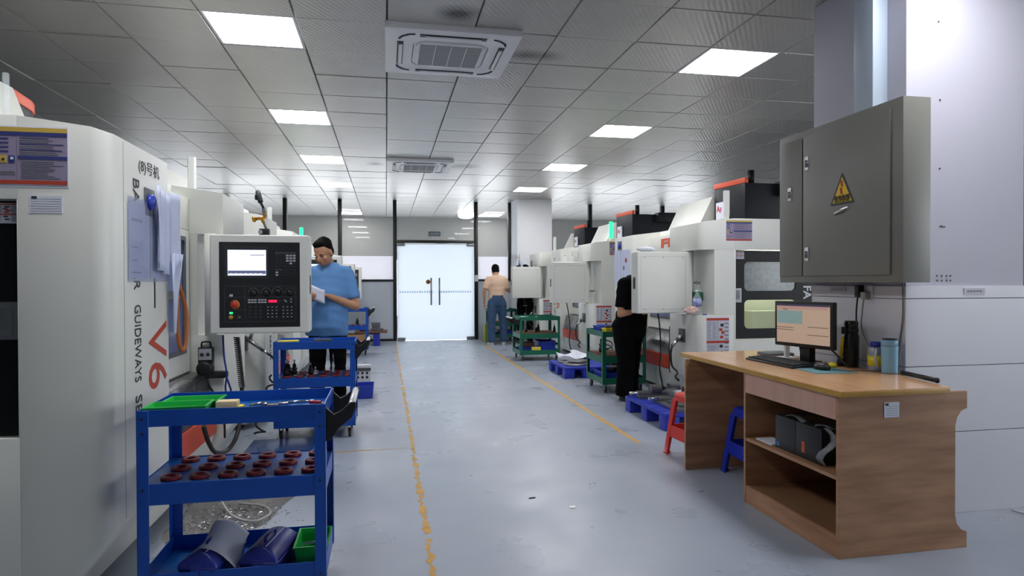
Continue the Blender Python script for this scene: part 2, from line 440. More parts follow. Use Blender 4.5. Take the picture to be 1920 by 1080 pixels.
# walls
WALLW = mat('wall_white', '#c9ccd2', .7, var=.06, vs=1.5)
WALLB = mat('partition_panel', '#b9c2cb', .45, var=.05, vs=1.2)
MUL = mat('black_aluminium', '#0f1011', .35)
MB().box(XL-.1, XL, Y0, YB, 0, ZC+.05, WALLW).build('wall_left', kind='structure')
wr = MB().box(XR, XR+.1, Y0, YB, 0, .8, WALLW).box(XR, XR+.1, Y0, YB, 2.6, ZC+.05, WALLW)
for a, b_ in ((Y0, -3.6), (-1.8, -1.6), (.2, .4), (2.2, YB)): wr.box(XR, XR+.1, a, b_, .8, 2.6, WALLW)
wr.build('wall_right', kind='structure')
wb = MB().box(XL, .187, YB, YB+.08, 0, 1.29, WALLB).box(1.95, XR, YB, YB+.08, 0, 1.29, WALLB).build('wall_back', kind='structure')
MB().box(XL, .187, YB-.012, YB, 0, .05, MUL).build('baseboard_back', kind='structure')
GLASS = mat('partition_glass', '#ffffff', .015, alpha=.12, spec=1.0)
FILM = mat('white_window_film', '#f4f2f6', .6, trans=0)
_b = FILM.node_tree; _p = _b.nodes['Principled BSDF']
_tr = _b.nodes.new('ShaderNodeBsdfTranslucent'); _tr.inputs[0].default_value = (.98, .97, 1, 1)
_ms = _b.nodes.new('ShaderNodeMixShader'); _ms.inputs[0].default_value = .55
_b.links.new(_p.outputs[0], _ms.inputs[1]); _b.links.new(_tr.outputs[0], _ms.inputs[2]); _b.links.new(_ms.outputs[0], _b.nodes['Material Output'].inputs[0])
def window(n, x0, x1, z0, z1, film=True):
    w = struct('window_%d' % n, (0, 0, 0))
    m = MB(); b = .045
    m.box(x0, x1, YB-.02, YB+.06, z0, z0+b, MUL)
    m.build('frame_rail', w, bevel=.003)
    MB().box(x0, x1, YB+.015, YB+.023, z0+b, z1, GLASS).build('pane', w)
    if film: MB().box(x0, x1, YB+.026, YB+.028, z0+b, 1.83, FILM).build('frosted_film', w)
    return w
xs = [XL, -4.4, -3.2, -2.066, -.958, .187]
for i in range(5): window(i+1, xs[i]+.03, xs[i+1]-.03, 1.285, ZC)
window(6, .24, 1.9, 2.135, ZC, False)
window(7, 1.98, 2.70, 1.285, ZC)
xr = [3.5, 4.58, 6.35, 8.6, XR]
for i in range(4): window(8+i, xr[i]+.03, xr[i+1]-.03, 1.285, ZC)
for i, x in enumerate([-4.4, -3.2, -2.066, -.958, .187, 1.947, 2.71, 4.58, 6.35, 8.6]):
    MB().box(x-.04, x+.04, YB-.03, YB+.07, 0 if abs(x-1.07) < 1 else 1.285, ZC, MUL).build('trim_%d' % (i+1), kind='structure', bevel=.003)
# exit sign-like small box above door
sg = thing('door_sensor', 'small grey sensor box mounted above the frosted double door', 'sensor', (.905, YB-.03, 2.262))
MB().box(0, .26, 0, .03, 0, .105, mat('sensor_grey', '#4b5257', .4)).build('housing', sg, bevel=.004)
MB().box(.02, .24, -.003, 0, .02, .085, mat('sensor_lens', '#7b878c', .3)).build('lens', sg)
# frosted double door
FROST = mat('frosted_glass', '#eef4fa', .35)
_b = FROST.node_tree; _p = _b.nodes['Principled BSDF']
_tr = _b.nodes.new('ShaderNodeBsdfTranslucent'); _tr.inputs[0].default_value = (.93, .97, 1, 1)
_ms = _b.nodes.new('ShaderNodeMixShader'); _ms.inputs[0].default_value = .6
_b.links.new(_p.outputs[0], _ms.inputs[1]); _b.links.new(_tr.outputs[0], _ms.inputs[2]); _b.links.new(_ms.outputs[0], _b.nodes['Material Output'].inputs[0])
SKYINK = mat('light_blue_print', '#8fc4e6', .6)
door = struct('door_1', (0, 0, 0))
hx = (.956, 1.135)
for s_, (a, b_) in enumerate(((.23, 1.0645), (1.0655, 1.905))):
    d = MB().box(a, b_, YB-.012, YB, .012, 2.09, FROST).build('door_leaf', door)
    m = MB(); px = hx[s_]
    m.cyl((px, YB-.075, .77), (px, YB-.075, 1.36), .017, STEEL); m.cyl((px, YB-.075, .85), (px, YB-.012, .85), .01, STEEL); m.cyl((px, YB-.075, 1.28), (px, YB-.012, 1.28), .01, STEEL)
    m.build('handle', d)
    m = MB(); e = a if s_ == 0 else b_; sg_ = 1 if s_ == 0 else -1
    m.box(e, e+sg_*.17, YB-.03, YB+.01, .0, .07, STEEL); m.box(e, e+sg_*.17, YB-.03, YB+.01, 2.05, 2.11, STEEL)
    m.build('patch_fitting', d, bevel=.003)
    m = MB(); n = 14
    for i in range(n):
        x = a+.05+i*(b_-a-.1)/n
        m.box(x, x+.035, YB-.0135, YB-.012, 1.04, 1.052, SKYINK); m.box(x+.004, x+.030, YB-.0135, YB-.012, 1.060, 1.068, SKYINK); m.box(x+.013, x+.020, YB-.0135, YB-.012, 1.045, 1.085, SKYINK)
    m.build('printed_strip', d, kind='stuff')
m = MB().lathe([(0, -.004), (.05, -.004), (.05, 0), (0, 0)], (.895, YB-.013, 1.275), mat('sticker_orange', '#c9803c', .6), axis='y')
m.lathe([(0, -.006), (.028, -.006), (.028, -.004), (0, -.004)], (.895, YB-.013, 1.275), mat('sticker_brown', '#5d4634', .6), axis='y'); m.build('round_sticker', door)
MB().box(.23, 1.9, YB-.03, YB+.05, 2.11, 2.16, MUL).build('top_rail', door, bevel=.003)
MB().box(1.945-.03, 1.99, YB-.06, YB-.03, 1.28, 1.42, FRAMEW).build('access_reader', wb, bevel=.004)
# room behind the glass
fr = MB().box(XL, XR, Y0-.1, Y0, 0, ZC+.05, WALLW)
fr.build('wall_front', kind='structure')
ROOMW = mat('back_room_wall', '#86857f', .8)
YR = 17.6
bk = MB().box(XL, XR, YR, YR+.1, 0, .35, ROOMW).box(XL, XR, YR, YR+.1, 1.88, ZC+.05, ROOMW)
for i in range(9): bk.box(XL+2*i-.1, XL+2*i+.1, YR, YR+.1, .35, 1.88, ROOMW)
bk.build('wall_back_room', kind='structure')
MB().box(XL-.1, XL, YB+.1, YR, 0, ZC+.05, ROOMW).build('wall_back_room_left', kind='structure')
MB().box(XR, XR+.1, YB+.1, YR, 0, ZC+.05, ROOMW).build('wall_back_room_right', kind='structure')
rl = thing('round_ceiling_lamp', 'round glowing lamp on the ceiling behind the glass above the door', 'ceiling light', (2.0, 16.2, ZC-.12))
MB().lathe([(0, -.02), (.14, -.015), (.20, .03), (.20, .12), (0, .12)], (0,0,0), mat('lamp_shade_lit', '#ffffff', .5, emit='#f2fbff', es=8), n=28).build('shade', rl)

# pillars
PILW = mat('pillar_paint', '#bdbcc8', .75, var=.04, vs=1.2, bump=.05, bs=40)
PILT = mat('pillar_tile', '#d6d8e0', .35, var=.07, vs=1.6)
pil = MB().box(2.73, 3.49, 2.95, 3.70, 0, ZC, PILW).build('wall_pillar', kind='structure', label='near white square pillar on the right carrying the grey cabinet')
rows = [(0, .44), (.444, .80), (.804, 1.165), (1.169, 1.235)]
for a, b_ in rows:
    for x0, x1 in ((2.714, 3.506),):
        MB().box(x0, x1, 2.934, 2.95, a, b_, PILT).build('tile', pil, bevel=.0015, seg=1)
    MB().box(2.714, 2.73, 2.951, 3.70, a, b_, PILT).build('tile', pil, bevel=.0015, seg=1)
m = MB()
for x, z in ((2.93, 2.66), (2.94, 2.24), (2.94, 1.87), (2.95, 1.56), (2.925, 1.29), (2.955, 1.29), (2.985, 1.29), (3.01, 1.29), (2.925, 1.265), (2.955, 1.265), (2.985, 1.265), (3.01, 1.265)):
    m.cyl((x, 2.951, z), (x, 2.946, z), .004, DARKM, n=8)
m.build('screw_hole', pil, kind='stuff')
MB().box(2.94, 2.975, 2.947, 2.951, 1.555, 1.559, DARKM).build('hook', pil)
trunk = MB().box(2.636, 2.73, 3.08, 3.225, 2.2, ZC, mat('trunking_blue_grey', '#aebccb', .4)).build('cable_trunking', bevel=.003)
tag(trunk, 'pale blue vertical cable trunking from the grey cabinet up to the ceiling', 'cable trunking')
fp = MB().box(2.73, 3.49, 13.28, 13.99, 0, ZC, mat('far_pillar_paint', '#e8e9ec', .6, var=.03)).build('wall_pillar', kind='structure', label='far white pillar against the glass wall')
PLQ = mat('plaque_plastic', '#b9bac0', .5)
def plaque(parent, x0, x1, y, z0, z1, ax='y'):
    m = MB()
    if ax == 'y':
        m.box(x0, x1, y-.004, y, z0, z1, PLQ)
        for i in range(5): m.box(x0+(x1-x0)*(.14+.15*i), x0+(x1-x0)*(.24+.15*i), y-.005, y-.004, z0+.012, z1-.012, INK)
    else:
        m.box(y-.004, y, x0, x1, z0, z1, PLQ)
        for i in range(5): m.box(y-.005, y-.004, x0+(x1-x0)*(.14+.15*i), x0+(x1-x0)*(.24+.15*i), z0+.012, z1-.012, INK)
    m.build('label_plate', parent)
plaque(pil, 3.08, 3.215, 2.934, 1.19, 1.222); plaque(pil, 3.38, 3.52, 2.714, 1.20, 1.228, 'x')
# outlet, plugs, cords
ou = thing('wall_outlet', 'white outlet with black and grey plugs under the grey cabinet', 'outlet', (2.714, 3.18, 1.19))
MB().box(-.012, 0, -.02, .06, -.03, .05, FRAMEW).build('plate', ou, bevel=.002)
MB().box(-.05, -.012, .04, .075, -.02, .05, BLACK).build('plug', ou, bevel=.006)
MB().box(-.05, -.012, -.01, .028, -.03, .01, mat('grey_plug', '#8c8b88', .5)).build('plug', ou, bevel=.006, label='grey plug')
c = MB().tube([(2.675, 3.236, 1.19), (2.668, 3.24, 1.1), (2.675, 3.25, .98), (2.69, 3.27, .82), (2.69, 3.33, .78)], .0045, BLACK).build('power_cord'); tag(c, 'black cord hanging from the plug down behind the black flask', 'cord')
c = MB().tube([(2.675, 3.19, 1.17), (2.672, 3.2, 1.08), (2.68, 3.21, .98), (2.695, 3.14, .84), (2.70, 3.13, .78)], .0035, mat('grey_cord', '#7b7a78', .6)).build('power_cord'); tag(c, 'grey cord hanging from the plug beside the black cord', 'cord')
c = MB().tube([(2.706, 2.86+.085, 1.25), (2.706, 2.943, 1.1), (2.707, 2.955, 1.0), (2.706, 2.975, .9), (2.706, 3.0, .80), (2.704, 3.0, .775)], .004, mat('grey_cord', '#7b7a78', .6)).build('power_cord'); tag(c, 'thin grey cord running down the pillar corner below the cabinet', 'cord')
c = MB().tube([(3.36, 2.90, .006), (3.42, 2.75, .006), (3.5, 2.66, .006), (3.6, 2.62, .006)], .005, mat('white_cord', '#d9dade', .6)).build('floor_cable'); tag(c, 'white cable lying on the floor in front of the pillar', 'cord')

# ------------------------------------------------------------------ AIR CONDITIONERS
ACW = mat('ac_white', '#e0e0e2', .45); ACG = mat('ac_grille', '#a2a3a5', .6)
def air_con(x, y, label):
    t = thing('ceiling_air_conditioner', label, 'air conditioner', (x, y, ZC), group='cassette air conditioners')
    w = .95; m = MB()
    R = rrect(.20, .75, .20, .75, .10)
    ring_plate(m, (0, w, 0, w), R, -.045, -.0, 'z', ACW)
    m.build('panel', t, bevel=.004)
    m = MB(); m.prism(rrect(.205, .745, .205, .745, .095), -.038, -.02, 'z', ACW); m.prism(rrect(.22, .73, .22, .73, .09), -.052, -.038, 'z', ACW)
    m.build('grille_frame', t, bevel=.003)
    g = MB(); g.box(.25, .70, .26, .69, -.056, -.052, ACG)
    g.build('grille', t)
    g = MB()
    for i in range(3): xx = .25+.45*(i+1)/4; g.box(xx-.003, xx+.003, .26, .69, -.058, -.056, ACW)
    for i in range(24): yy = .265+i*.018; g.box(.25, .70, yy, yy+.004, -.0575, -.056, ACG)
    g.build('grille_bars', t, kind='stuff')
    for a in range(4):
        m = MB(); M = Matrix.Translation((.475, .475, 0)) @ Matrix.Rotation(a*pi/2, 4, 'Z')
        def bx(x0, x1, y0, y1, z0, z1, mm_):
            q = MB().box(x0, x1, y0, y1, z0, z1, mm_); m.add([M @ Vector(v) for v in q.v], q.f, mm_)
        bx(-.235, .235, .345, .39, -.049, -.0445, BLACK)
        m.build('air_slot', t)
        m = MB(); bx(-.20, .20, .352, .378, -.060, -.050, ACW); m.build('louver', t, bevel=.003)
        m = MB()
        cr = [(.27, .395), (.315, .385), (.365, .34), (.385, .29), (.372, .285), (.352, .33), (.307, .37), (.268, .38)]
        q = MB().prism(cr, -.05, -.0445, 'z', SHADOWGREY); m.add([M @ Vector(v) for v in q.v], q.f, SHADOWGREY); m.build('corner_slot', t)
air_con(0.0, 4.40, 'white square cassette air conditioner in the ceiling nearest the camera')
air_con(0.015, 9.22, 'white square cassette air conditioner farther away near the glass wall')

# ------------------------------------------------------------------ GREY ELECTRIC CABINET
CAB = mat('cabinet_grey_paint', '#7a7a73', .38, var=.04, vs=3, bump=.05, bs=260)
CABS = mat('cabinet_side_paint', '#7a7a73', .38)
ec = thing('electrical_cabinet', 'large grey steel electrical cabinet with warning triangle mounted on the pillar', 'cabinet', (2.73, 2.79, 1.255))
MB().box(-.165, 0, 0, 1.03, 0, .945, CAB).build('body', ec, bevel=.006)
MB().box(-.177, -.1655, .075, .775, .04, .905, CAB).build('door', ec, bevel=.004, label='wide cabinet door')
MB().box(-.177, -.1655, .785, 1.015, .04, .905, CAB).build('door', ec, bevel=.004, label='narrow cabinet door')
for y, z in ((.735, .735), (.905, .565), (.735, .175)):
    m = MB().box(-.182, -.177, y-.018, y+.018, z-.042, z+.042, CHROME); m.box(-.187, -.182, y-.008, y+.008, z-.025, z+.02, BLACK)
    m.build('lock', ec, bevel=.0015, seg=1)
MB().tube([(-.178, .49, .395), (-.19, .46, .40), (-.192, .42, .41), (-.178, .37, .425)], .007, CHROME).build('handle', ec)
m = MB(); TY = mat('sign_yellow', '#e8c41c', .5)
def tri(mb, yc, zc, w, h, x, mm_):
    mb.add([(x, yc-w/2, zc), (x, yc+w/2, zc), (x, yc, zc+h)], [(0, 1, 2)], mm_)
ts = thing('warning_sign', 'yellow triangular high voltage warning sign on the grey cabinet door', 'sign', (2.5525, 3.213, 1.705))
MB().prism([(-.095, .0), (-.09, -.006), (.09, -.006), (.096, .003), (.004, .172), (-.004, .172)], -.0015, 0, 'x', BLACK).build('border', ts)
MB().prism([(-.078, .008), (.078, .008), (0, .152)], -.0025, -.0015, 'x', TY).build('face', ts)
MB().prism([(-.004, .135), (-.012, .095), (0, .1), (-.006, .052), (.004, .052), (.014, .062), (.016, .092), (.005, .088), (.013, .13)], -.0035, -.0025, 'x', REDINK).build('lightning_bolt', ts)
# text faces -x : right = -y
text('有电危险', .032, INKD, ts, (-.0035, 0, .022), (0, -1, 0), (0, 0, 1), align='CENTER', bold=.0008)
text('DANGER ELECTRIC', .0145, INKD, ts, (-.0035, 0, .0095), (0, -1, 0), (0, 0, 1), align='CENTER')

# ------------------------------------------------------------------ CNC MACHINES
# local frame: x=0 is the aisle-facing front, machine body towards -x, y from the lettered end (0) to the control end (L)
RED6 = mat('lettering_red', '#b8432c', .5)
LETT = mat('lettering_black', '#26272b', .5)
MINK = mat('faded_purple_print', '#958aa3', .7, var=.1, vs=6)
SCREEN = mat('screen_lit', '#e8ecfb', .3, emit='#dfe6ff', es=1.0)
SCREEN2 = mat('screen_bar', '#5a617c', .3, emit='#5a617c', es=.6)
PANELB = mat('panel_black', '#16181b', .38); PANELD = mat('panel_dark_grey', '#25282c', .45)
KEYW = mat('key_light', '#b9bcc0', .5); KEYD = mat('key_dark', '#4b4f54', .5)
WINB = mat('window_blue_glass', '#7078a0', .12, var=.25, vs=3, spec=.7)
GLASSREFL = mat('door_glass_grey_reflection', '#7c868a', .15, var=.25, vs=25, alpha=.85)  # grey-blue colour stands in for the hazy reflection on the upper panes
GREENLED = mat('green_lamp', '#22e07a', .4, emit='#1ff07c', es=2.2)
LAMPW = mat('lamp_clear', '#d5d8d4', .3)
TRIMG = mat('window_trim_grey', '#5c5f63', .5)
APRON = mat('apron_steel', '#7d7e80', .25, metal=.75, var=.25, vs=5, stretch=(1, 1, .4))
COILM = mat('orange_hose', '#a9632f', .5); SILV = mat('silver_grip', '#d4d6da', .35, metal=.4)

def poster(parent, x0, x1, z0, z1, y, sgn, style=0, name='safety_poster'):
    # plane y=const facing sgn*-y ; x0 is the viewer's left
    d = .0012*sgn
    def B(mb, a0, a1, b0, b1, k, mm_):    # a: 0..1 from left, b: 0..1 from top
        xa, xb = x0+(x1-x0)*a0, x0+(x1-x0)*a1; za, zb = z1-(z1-z0)*b0, z1-(z1-z0)*b1
        mb.box(xa, xb, y-d*(k+1), y-d*k, zb, za, mm_)
    m = MB(); B(m, -.02, 1.02, -.03, 1.05, 0, PAPER)
    p = MB()
    if style == 0:
        B(p, 0, 1, 0, 1, 1, MINK); B(p, 0, 1, 0, .08, 2, mat('print_gold', '#c9ab4e', .6)); B(p, 0, 1, .09, .15, 2, NAVY); B(p, .28, 1, .50, .56, 2, NAVY)
        B(p, 0, 1, .93, 1, 2, REDINK)
        B(p, .275, .28, .15, .93, 2, INK)
        for i in range(9): B(p, .31, .31+random.uniform(.4, .65), .18+.035*i, .192+.035*i, 2, NAVY if i % 3 == 0 else INK)
        for i in range(10): B(p, .33, .33+random.uniform(.35, .62), .59+.032*i, .60+.032*i, 2, INK)
        for i in range(4): B(p, .03, .15, .19+.075*i, .215+.075*i, 2, NAVY)
        for i in range(2): B(p, 0, .24, .77+.04*i, .79+.04*i, 2, INK)
        for a0, mm_ in ((.03, mat('print_gold', '#c9ab4e', .6)), (.15, NAVY)): B(p, a0, a0+.09, .5, .63, 2, mm_)
        B(p, .18, .22, .525, .57, 3, PAPER); B(p, .055, .095, .55, .59, 3, INKD)
    else:
        B(p, 0, 1, 0, 1, 1, mat('print_pale', '#c3c5cf', .7)); B(p, 0, 1, 0, .06, 2, REDINK); B(p, 0, 1, .55, .61, 2, REDINK)
        B(p, .5, .515, .06, 1, 2, INK)
        for c_ in (.04, .26):
            for i in range(16): B(p, c_, c_+random.uniform(.1, .2), .09+.028*i, .10+.028*i, 2, INK)
        for i in range(10): B(p, .04, .04+random.uniform(.3, .44), .65+.033*i, .662+.033*i, 2, INK)
        for (a0, b0, mm_) in ((.62, .14, INKD), (.56, .25, REDINK), (.66, .32, REDINK), (.6, .43, REDINK), (.58, .65, INKD), (.62, .80, INKD)):
            B(p, a0, a0+.14, b0, b0+.07, 2, mm_)
        for i in range(9): B(p, .8, .98, .12+.095*i, .15+.095*i, 2, INK)
    s_ = m.build(name, parent); p.build('print', s_)
    return s_

def cowl(ya, yb, za, zb, xf, round_at, top=None, skirt=False, de=-.34):
    """outline from x=-.34 to x=xf between ya..yb, rounded front corner(s)"""
    r = .06
    pts = [(de, ya)]
    if 'a' in round_at:
        for k in range(7):
            a = -pi/2 + pi/2*k/6; pts.append((xf-r+r*cos(a), ya+r+r*sin(a)))
    else: pts.append((xf, ya))
    if 'b' in round_at:
        for k in range(7):
            a = pi/2*k/6; pts.append((xf-r+r*cos(a), yb-r+r*sin(a)))
    else: pts.append((xf, yb))
    pts.append((de, yb))
    def ring(z, inset=0, topf=False):
        o = []
        for x, y in pts:
            xx = x-inset*(x-de)/(xf-de)
            zz = z
            if topf: zz = 1.84 + min(max((-.02-x)/.12, 0), 1)*.045
            o.append((xx, y, zz))
        return o
    levels = []
    if skirt: levels = [ring(.05, .14), ring(.14, .11), ring(.22, .05), ring(.30, 0)]
    else: levels = [ring(za)]
    levels.append(ring(zb, 0, top))
    return levels

def machine(name, label, ox, oy, rot, L=2.4, p0=1.58, screen=True, lamp='white', opts=()):
    t = thing(name, label, 'machine', (ox, oy, 0), pi if rot else 0, group='CNC milling machines')
    tw = .67; de = -.365 if rot else -.305
    full = L > 1.5
    P0 = L-tw if full else 0
    # --- bodies
    m = MB()
    yA = .03 if full else 0
    m.box(-2.2, de, yA, L-.62, .08, 1.80, WHITE)                                   # rear body
    m.box(-2.2, de, 0 if full else .0, L, .08, .69, WHITE); m.box(-2.2, de, 0, L, 1.575, 1.885, WHITE)
    m.box(-2.2, -1.5, 0, L, .69, 1.575, WHITE); m.box(de-.02, de, L-.62, L, .69, 1.575, WHITE)
    m.box(de-.003, de, 0, .2, .69, 1.575, WHITE)
    m.build('body', t, bevel=.004)
    m = MB().box(-2.1, -.2, .1, L-.1, 0, .08, SHADOWGREY); m.build('base', t)
    if full:
        m = MB(); m.loft(cowl(0, tw, 0, 1.84, 0, 'a', True, True, de=de), WHITE, smooth=False); m.build('lettered_panel', t, bevel=.003)
    m = MB(); m.loft(cowl(P0, L, .05, .93, 0, 'b', False, True, de=de), WHITE, smooth=False); m.build('control_side_base', t, bevel=.003)
    m = MB(); m.loft(cowl(P0, L, .93, 1.575, -.155, '', de=de), WHITE, smooth=False); m.build('control_side_niche', t)
    m = MB(); m.loft(cowl(P0, L, 1.575, 1.84, 0, 'b', True, de=de), WHITE, smooth=False); m.build('control_side_header', t, bevel=.003)
    m = MB().cyl((-.06, p0+.085, .93), (-.06, p0+.085, 1.575), .035, WHITE, n=20); m.build('pivot_post', t)
    if full:
        # --- middle door section, inset
        m = MB().box(-.34, -.21, tw, P0, .68, 1.80, WHITE); m.box(-.215, -.2, tw, P0, 1.60, 1.80, WHITE); m.build('door_frame', t, bevel=.003)
        m = MB(); ring_plate(m, (tw+.03, P0-.05, .71, 1.59), rrect(tw+.12, P0-.14, .84, 1.54, .012, 2), -.208, -.19, 'x', WHITE); d = m.build('sliding_door', t, bevel=.002, seg=1)
        m = MB(); ring_plate(m, (tw+.11, P0-.13, .83, 1.55), rrect(tw+.135, P0-.155, .855, 1.525, .01, 2), -.192, -.184, 'x', TRIMG); m.box(-.192, -.184, tw+.13, P0-.15, 1.17, 1.22, TRIMG); m.build('window_trim', d)
        MB().box(-.203, -.197, tw+.12, P0-.14, .84, 1.54, WINB).build('window_pane', d)
        m = MB().prism([(-.36, .06), (-.12, .06), (-.06, .30), (-.36, .30)], tw+.005, P0-.005, 'y', WHITE); m.build('lower_panel', t)
        m = MB().prism([(-.34, .46), (-.045, .46), (-.10, .68), (-.2, .70), (-.34, .70)], tw+.005, P0-.005, 'y', APRON); m.build('steel_apron', t, bevel=.002, seg=1)
        m = MB().prism([(-.34, .30), (-.05, .30), (-.035, .455), (-.34, .455)], tw+.005, P0-.005, 'y', ORANGE); m.build('orange_band', t, bevel=.002, seg=1)
        if rot: MB().box(-.032, -.012, P0-.05, P0-.015, .28, .78, BLACK).build('rubber_edge', t, bevel=.004)
        if rot:
            text('FI', .14, ORANGE, t, (-.198, 1.07, 1.665), (0, 1, 0), (0, 0, 1), 'orange_lettering', length=.26, bold=.006)
    # --- side access doors at both ends
    for e, yy, sg_ in ((0, 0, 1), (1, L, -1)):
        if e == 0 and not full: continue
        y1, y2 = yy+sg_*.022, yy+sg_*.034
        m = MB()
        for z0, z1, hz in ((.695, 1.125, (.793, 1.078)), (1.125, 1.57, (1.168, 1.458))):
            ring_plate(m, (-1.5, de-.005, z0, z1), rrect(-1.06, -.49, hz[0], hz[1], .045, 4), min(y1, y2), max(y1, y2), 'y', BLACKM)
        d = m.build('side_door', t)
        for z0, z1 in ((.793, 1.078), (1.168, 1.458)):
            MB().box(-1.07, -.48, yy+sg_*.034, yy+sg_*.040, z0-.01, z1+.01, GLASSDARK if z0 < 1 else GLASSREFL).build('window_pane', d)
        m = MB(); m.box(de-.09, de-.008, y1-sg_*.008, y1, 1.055, 1.195, STEEL); m.box(de-.072, de-.026, y1-sg_*.0095, y1-sg_*.0085, 1.075, 1.175, GREYM); m.box(de-.072, de-.026, y1-sg_*.02, y1-sg_*.009, 1.075, 1.085, STEEL)
        m.build('door_handle', d)
        poster(d, *((de-.009, de-.12) if e else (de-.12, de-.009)), 1.49, 1.56, y1, sg_, 1, 'warning_sticker')
        if e == 1 or not full:
            MB().box(-1.4, -.6, L-.20, L-.12, 1.5, 1.53, mat('work_lamp', '#ffffff', .5, emit='#f6ffe2', es=14)).build('work_lamp', t)
            MB().box(-1.5, -.37, L-.62, L-.6, .7, 1.57, WHITE_IN).box(-1.5, -.37, L-.6, L-.05, .69, .70, WHITE_IN).box(-1.2, -.75, L-.5, L-.3, .70, .95, WHITE_IN).build('inner_lining', t)
            tx = text('FA', .12, FRAMEW, d, (-1.15, L-.0212, 1.215), (0, 0, -1), (-1, 0, 0), 'white_lettering', bold=.003)
    # posters on camera side
    if rot or not full:
        poster(t, -.28, -.56, 1.665, 1.865, L+.0, -1, 0)
        poster(t, -.07, -.31, .50, .905, L+.0, -1, 1, 'instruction_sheet')
    elif oy < 3:
        poster(t, -.365, -.137, 1.63, 1.84, 0, 1, 0)
    # --- top: lid, tower, lamp
    hood = (min(.15, L-.8), min(1.03, L-.62))
    hp = [(-.68, 1.885), (-1.05, 1.885), (-1.05, 2.10), (-.92, 2.28), (-.88, 2.29)]; tx, tz, ty0, ty1 = -.89, (2.42 if rot else 2.34), min(1.06, L-.6), min(1.63, L-.05)
    if not rot: hp = [(-.80, 1.885), (-1.1, 1.885), (-1.1, 2.1), (-1.0, 2.32), (-.96, 2.33)]; tx, tz, ty0 = -.97, 2.32, 1.30; hood = (.15, 1.28)
    m = MB().prism(hp, hood[0], hood[1], 'y', WHITE); m.build('sloped_hood', t, bevel=.004)
    pts = [(tx, ty0), (tx-.03, ty0+.24), (tx-.06, ty1), (-2.0, ty1), (-2.0, ty0)]
    m = MB().prism(pts, 1.885, tz-.05, 'z', TOWER); m.box(-1.9, -1.35, ty1-.05, ty1+.12, tz-.19, tz-.03, TOWER)
    tw_ = m.build('tower', t, bevel=.006)
    pts2 = [(tx+.006, ty0-.004), (tx-.024, ty0+.24), (tx-.054, ty1+.004), (tx-.10, ty1+.004), (tx-.10, ty0-.004)]
    MB().prism(pts2, tz-.05, tz+.01, 'z', ORANGE).build('orange_cap', t, bevel=.004)
    MB().box(tx-.02, tx+.002, ty0+.04, ty0+.22, 2.0, 2.2, PAPER).build('logo_plate', tw_)
    text('A', .10, REDINK, tw_, (tx+.0025, ty0+.055, 2.09), (0, 1, 0), (0, 0, 1), 'logo_letter', bold=.004)
    text('F', .085, mat('lettering_magenta', '#c0396b', .5), tw_, (tx+.0025, ty0+.135, 2.075), (0, 1, 0), (0, 0, 1), 'logo_letter', bold=.004)
    if rot: MB().cyl((-1.06, ty1-.06, tz-.06), (-1.06, ty1-.06, tz+.10), .035, BLACKM).build('cable_riser', t)
    ly = L-.10
    m = MB().box(-.36, -.32, ly-.02, ly+.02, 1.885, 1.92, WHITE).prism(rrect(-.365, -.315, ly-.025, ly+.025, .008, 2), 1.92, 2.17, 'z', GREENLED if lamp == 'green' else LAMPW)
    m.build('signal_lamp', t, label='lit green signal lamp' if lamp == 'green' else 'unlit white signal lamp')
    # --- control pendant
    x0, x1 = -.045, .545
    if not screen: x1 = .545
    m = MB(); Z0, Z1 = .945, 1.565
    m.box(x0, x1, p0, p0+.17, Z0, Z1, WHITE); pen = m.build('control_pendant', t, bevel=.012, seg=3)
    def fx(zx): return -.06+(zx+54)*.0006
    def fz(zy): return Z1-(zy+5)*.000612
    def FB(mb, a0, a1, b0, b1, d0, d1, mm_): mb.box(fx(a0), fx(a1), p0-d1, p0-d0, fz(b1), fz(b0), mm_)
    if screen:
        m = MB(); FB(m, 65, 865, 70, 945, -.002, .003, PANELB); m.build('black_fascia', pen, bevel=.0015, seg=1)
        m = MB(); FB(m, 120, 550, 118, 440, .003, .006, PANELD); m.build('screen_bezel', pen)
        m = MB(); FB(m, 150, 527, 152, 412, .006, .0068, SCREEN); FB(m, 152, 525, 362, 398, .0068, .0074, SCREEN2); FB(m, 370, 512, 200, 208, .0068, .0074, SCREEN2)
        for i in range(7): FB(m, 165+48*i, 200+48*i, 392, 408, .0074, .0078, SCREEN)
        m.build('screen', pen)
        m = MB()
        for (a0, a1, b0, b1) in ((115, 822, 520, 523), (115, 822, 884, 887), (115, 118, 520, 887), (820, 823, 520, 887), (315, 318, 520, 887), (115, 822, 634, 637), (115, 316, 766, 769)): FB(m, a0, a1, b0, b1, .003, .0036, KEYD)
        m.build('panel_lines', pen)
        m = MB()
        for r in range(6):
            for c_ in range(6):
                b = 172+r*27; lit = r in (1, 2, 3) and c_ >= 3 or (r == 4 and c_ == 4)
                FB(m, 622+35*c_, 648+35*c_, b, b+17, .003, .007, KEYW if lit else (KEYD if r == 0 else PANELD))
        for r in range(3):
            for c_ in range(6): FB(m, 622+35*c_, 648+35*c_, 346+r*27, 362+r*27, .003, .007, KEYW if (r, c_) in ((2, 0), (1, 0)) else (KEYD if c_ < 2 and r == 0 else PANELD))
        for r in range(2):
            for c_ in range(6): FB(m, 346+30*c_+(10 if c_ > 2 else 0), 370+30*c_+(10 if c_ > 2 else 0), 656+r*25, 670+r*25, .003, .007, KEYW)
        for gx_, n, st in ((350, 3, 54), (530, 3, 43), (684, 3, 42)):
            for r in range(4):
                for c_ in range(n): FB(m, gx_+st*c_, gx_+26+st*c_, 728+r*34, 750+r*34, .003, .007, PANELD); FB(m, gx_+6+st*c_, gx_+20+st*c_, 734+r*34, 741+r*34, .007, .0074, KEYW if gx_ > 400 else KEYD)
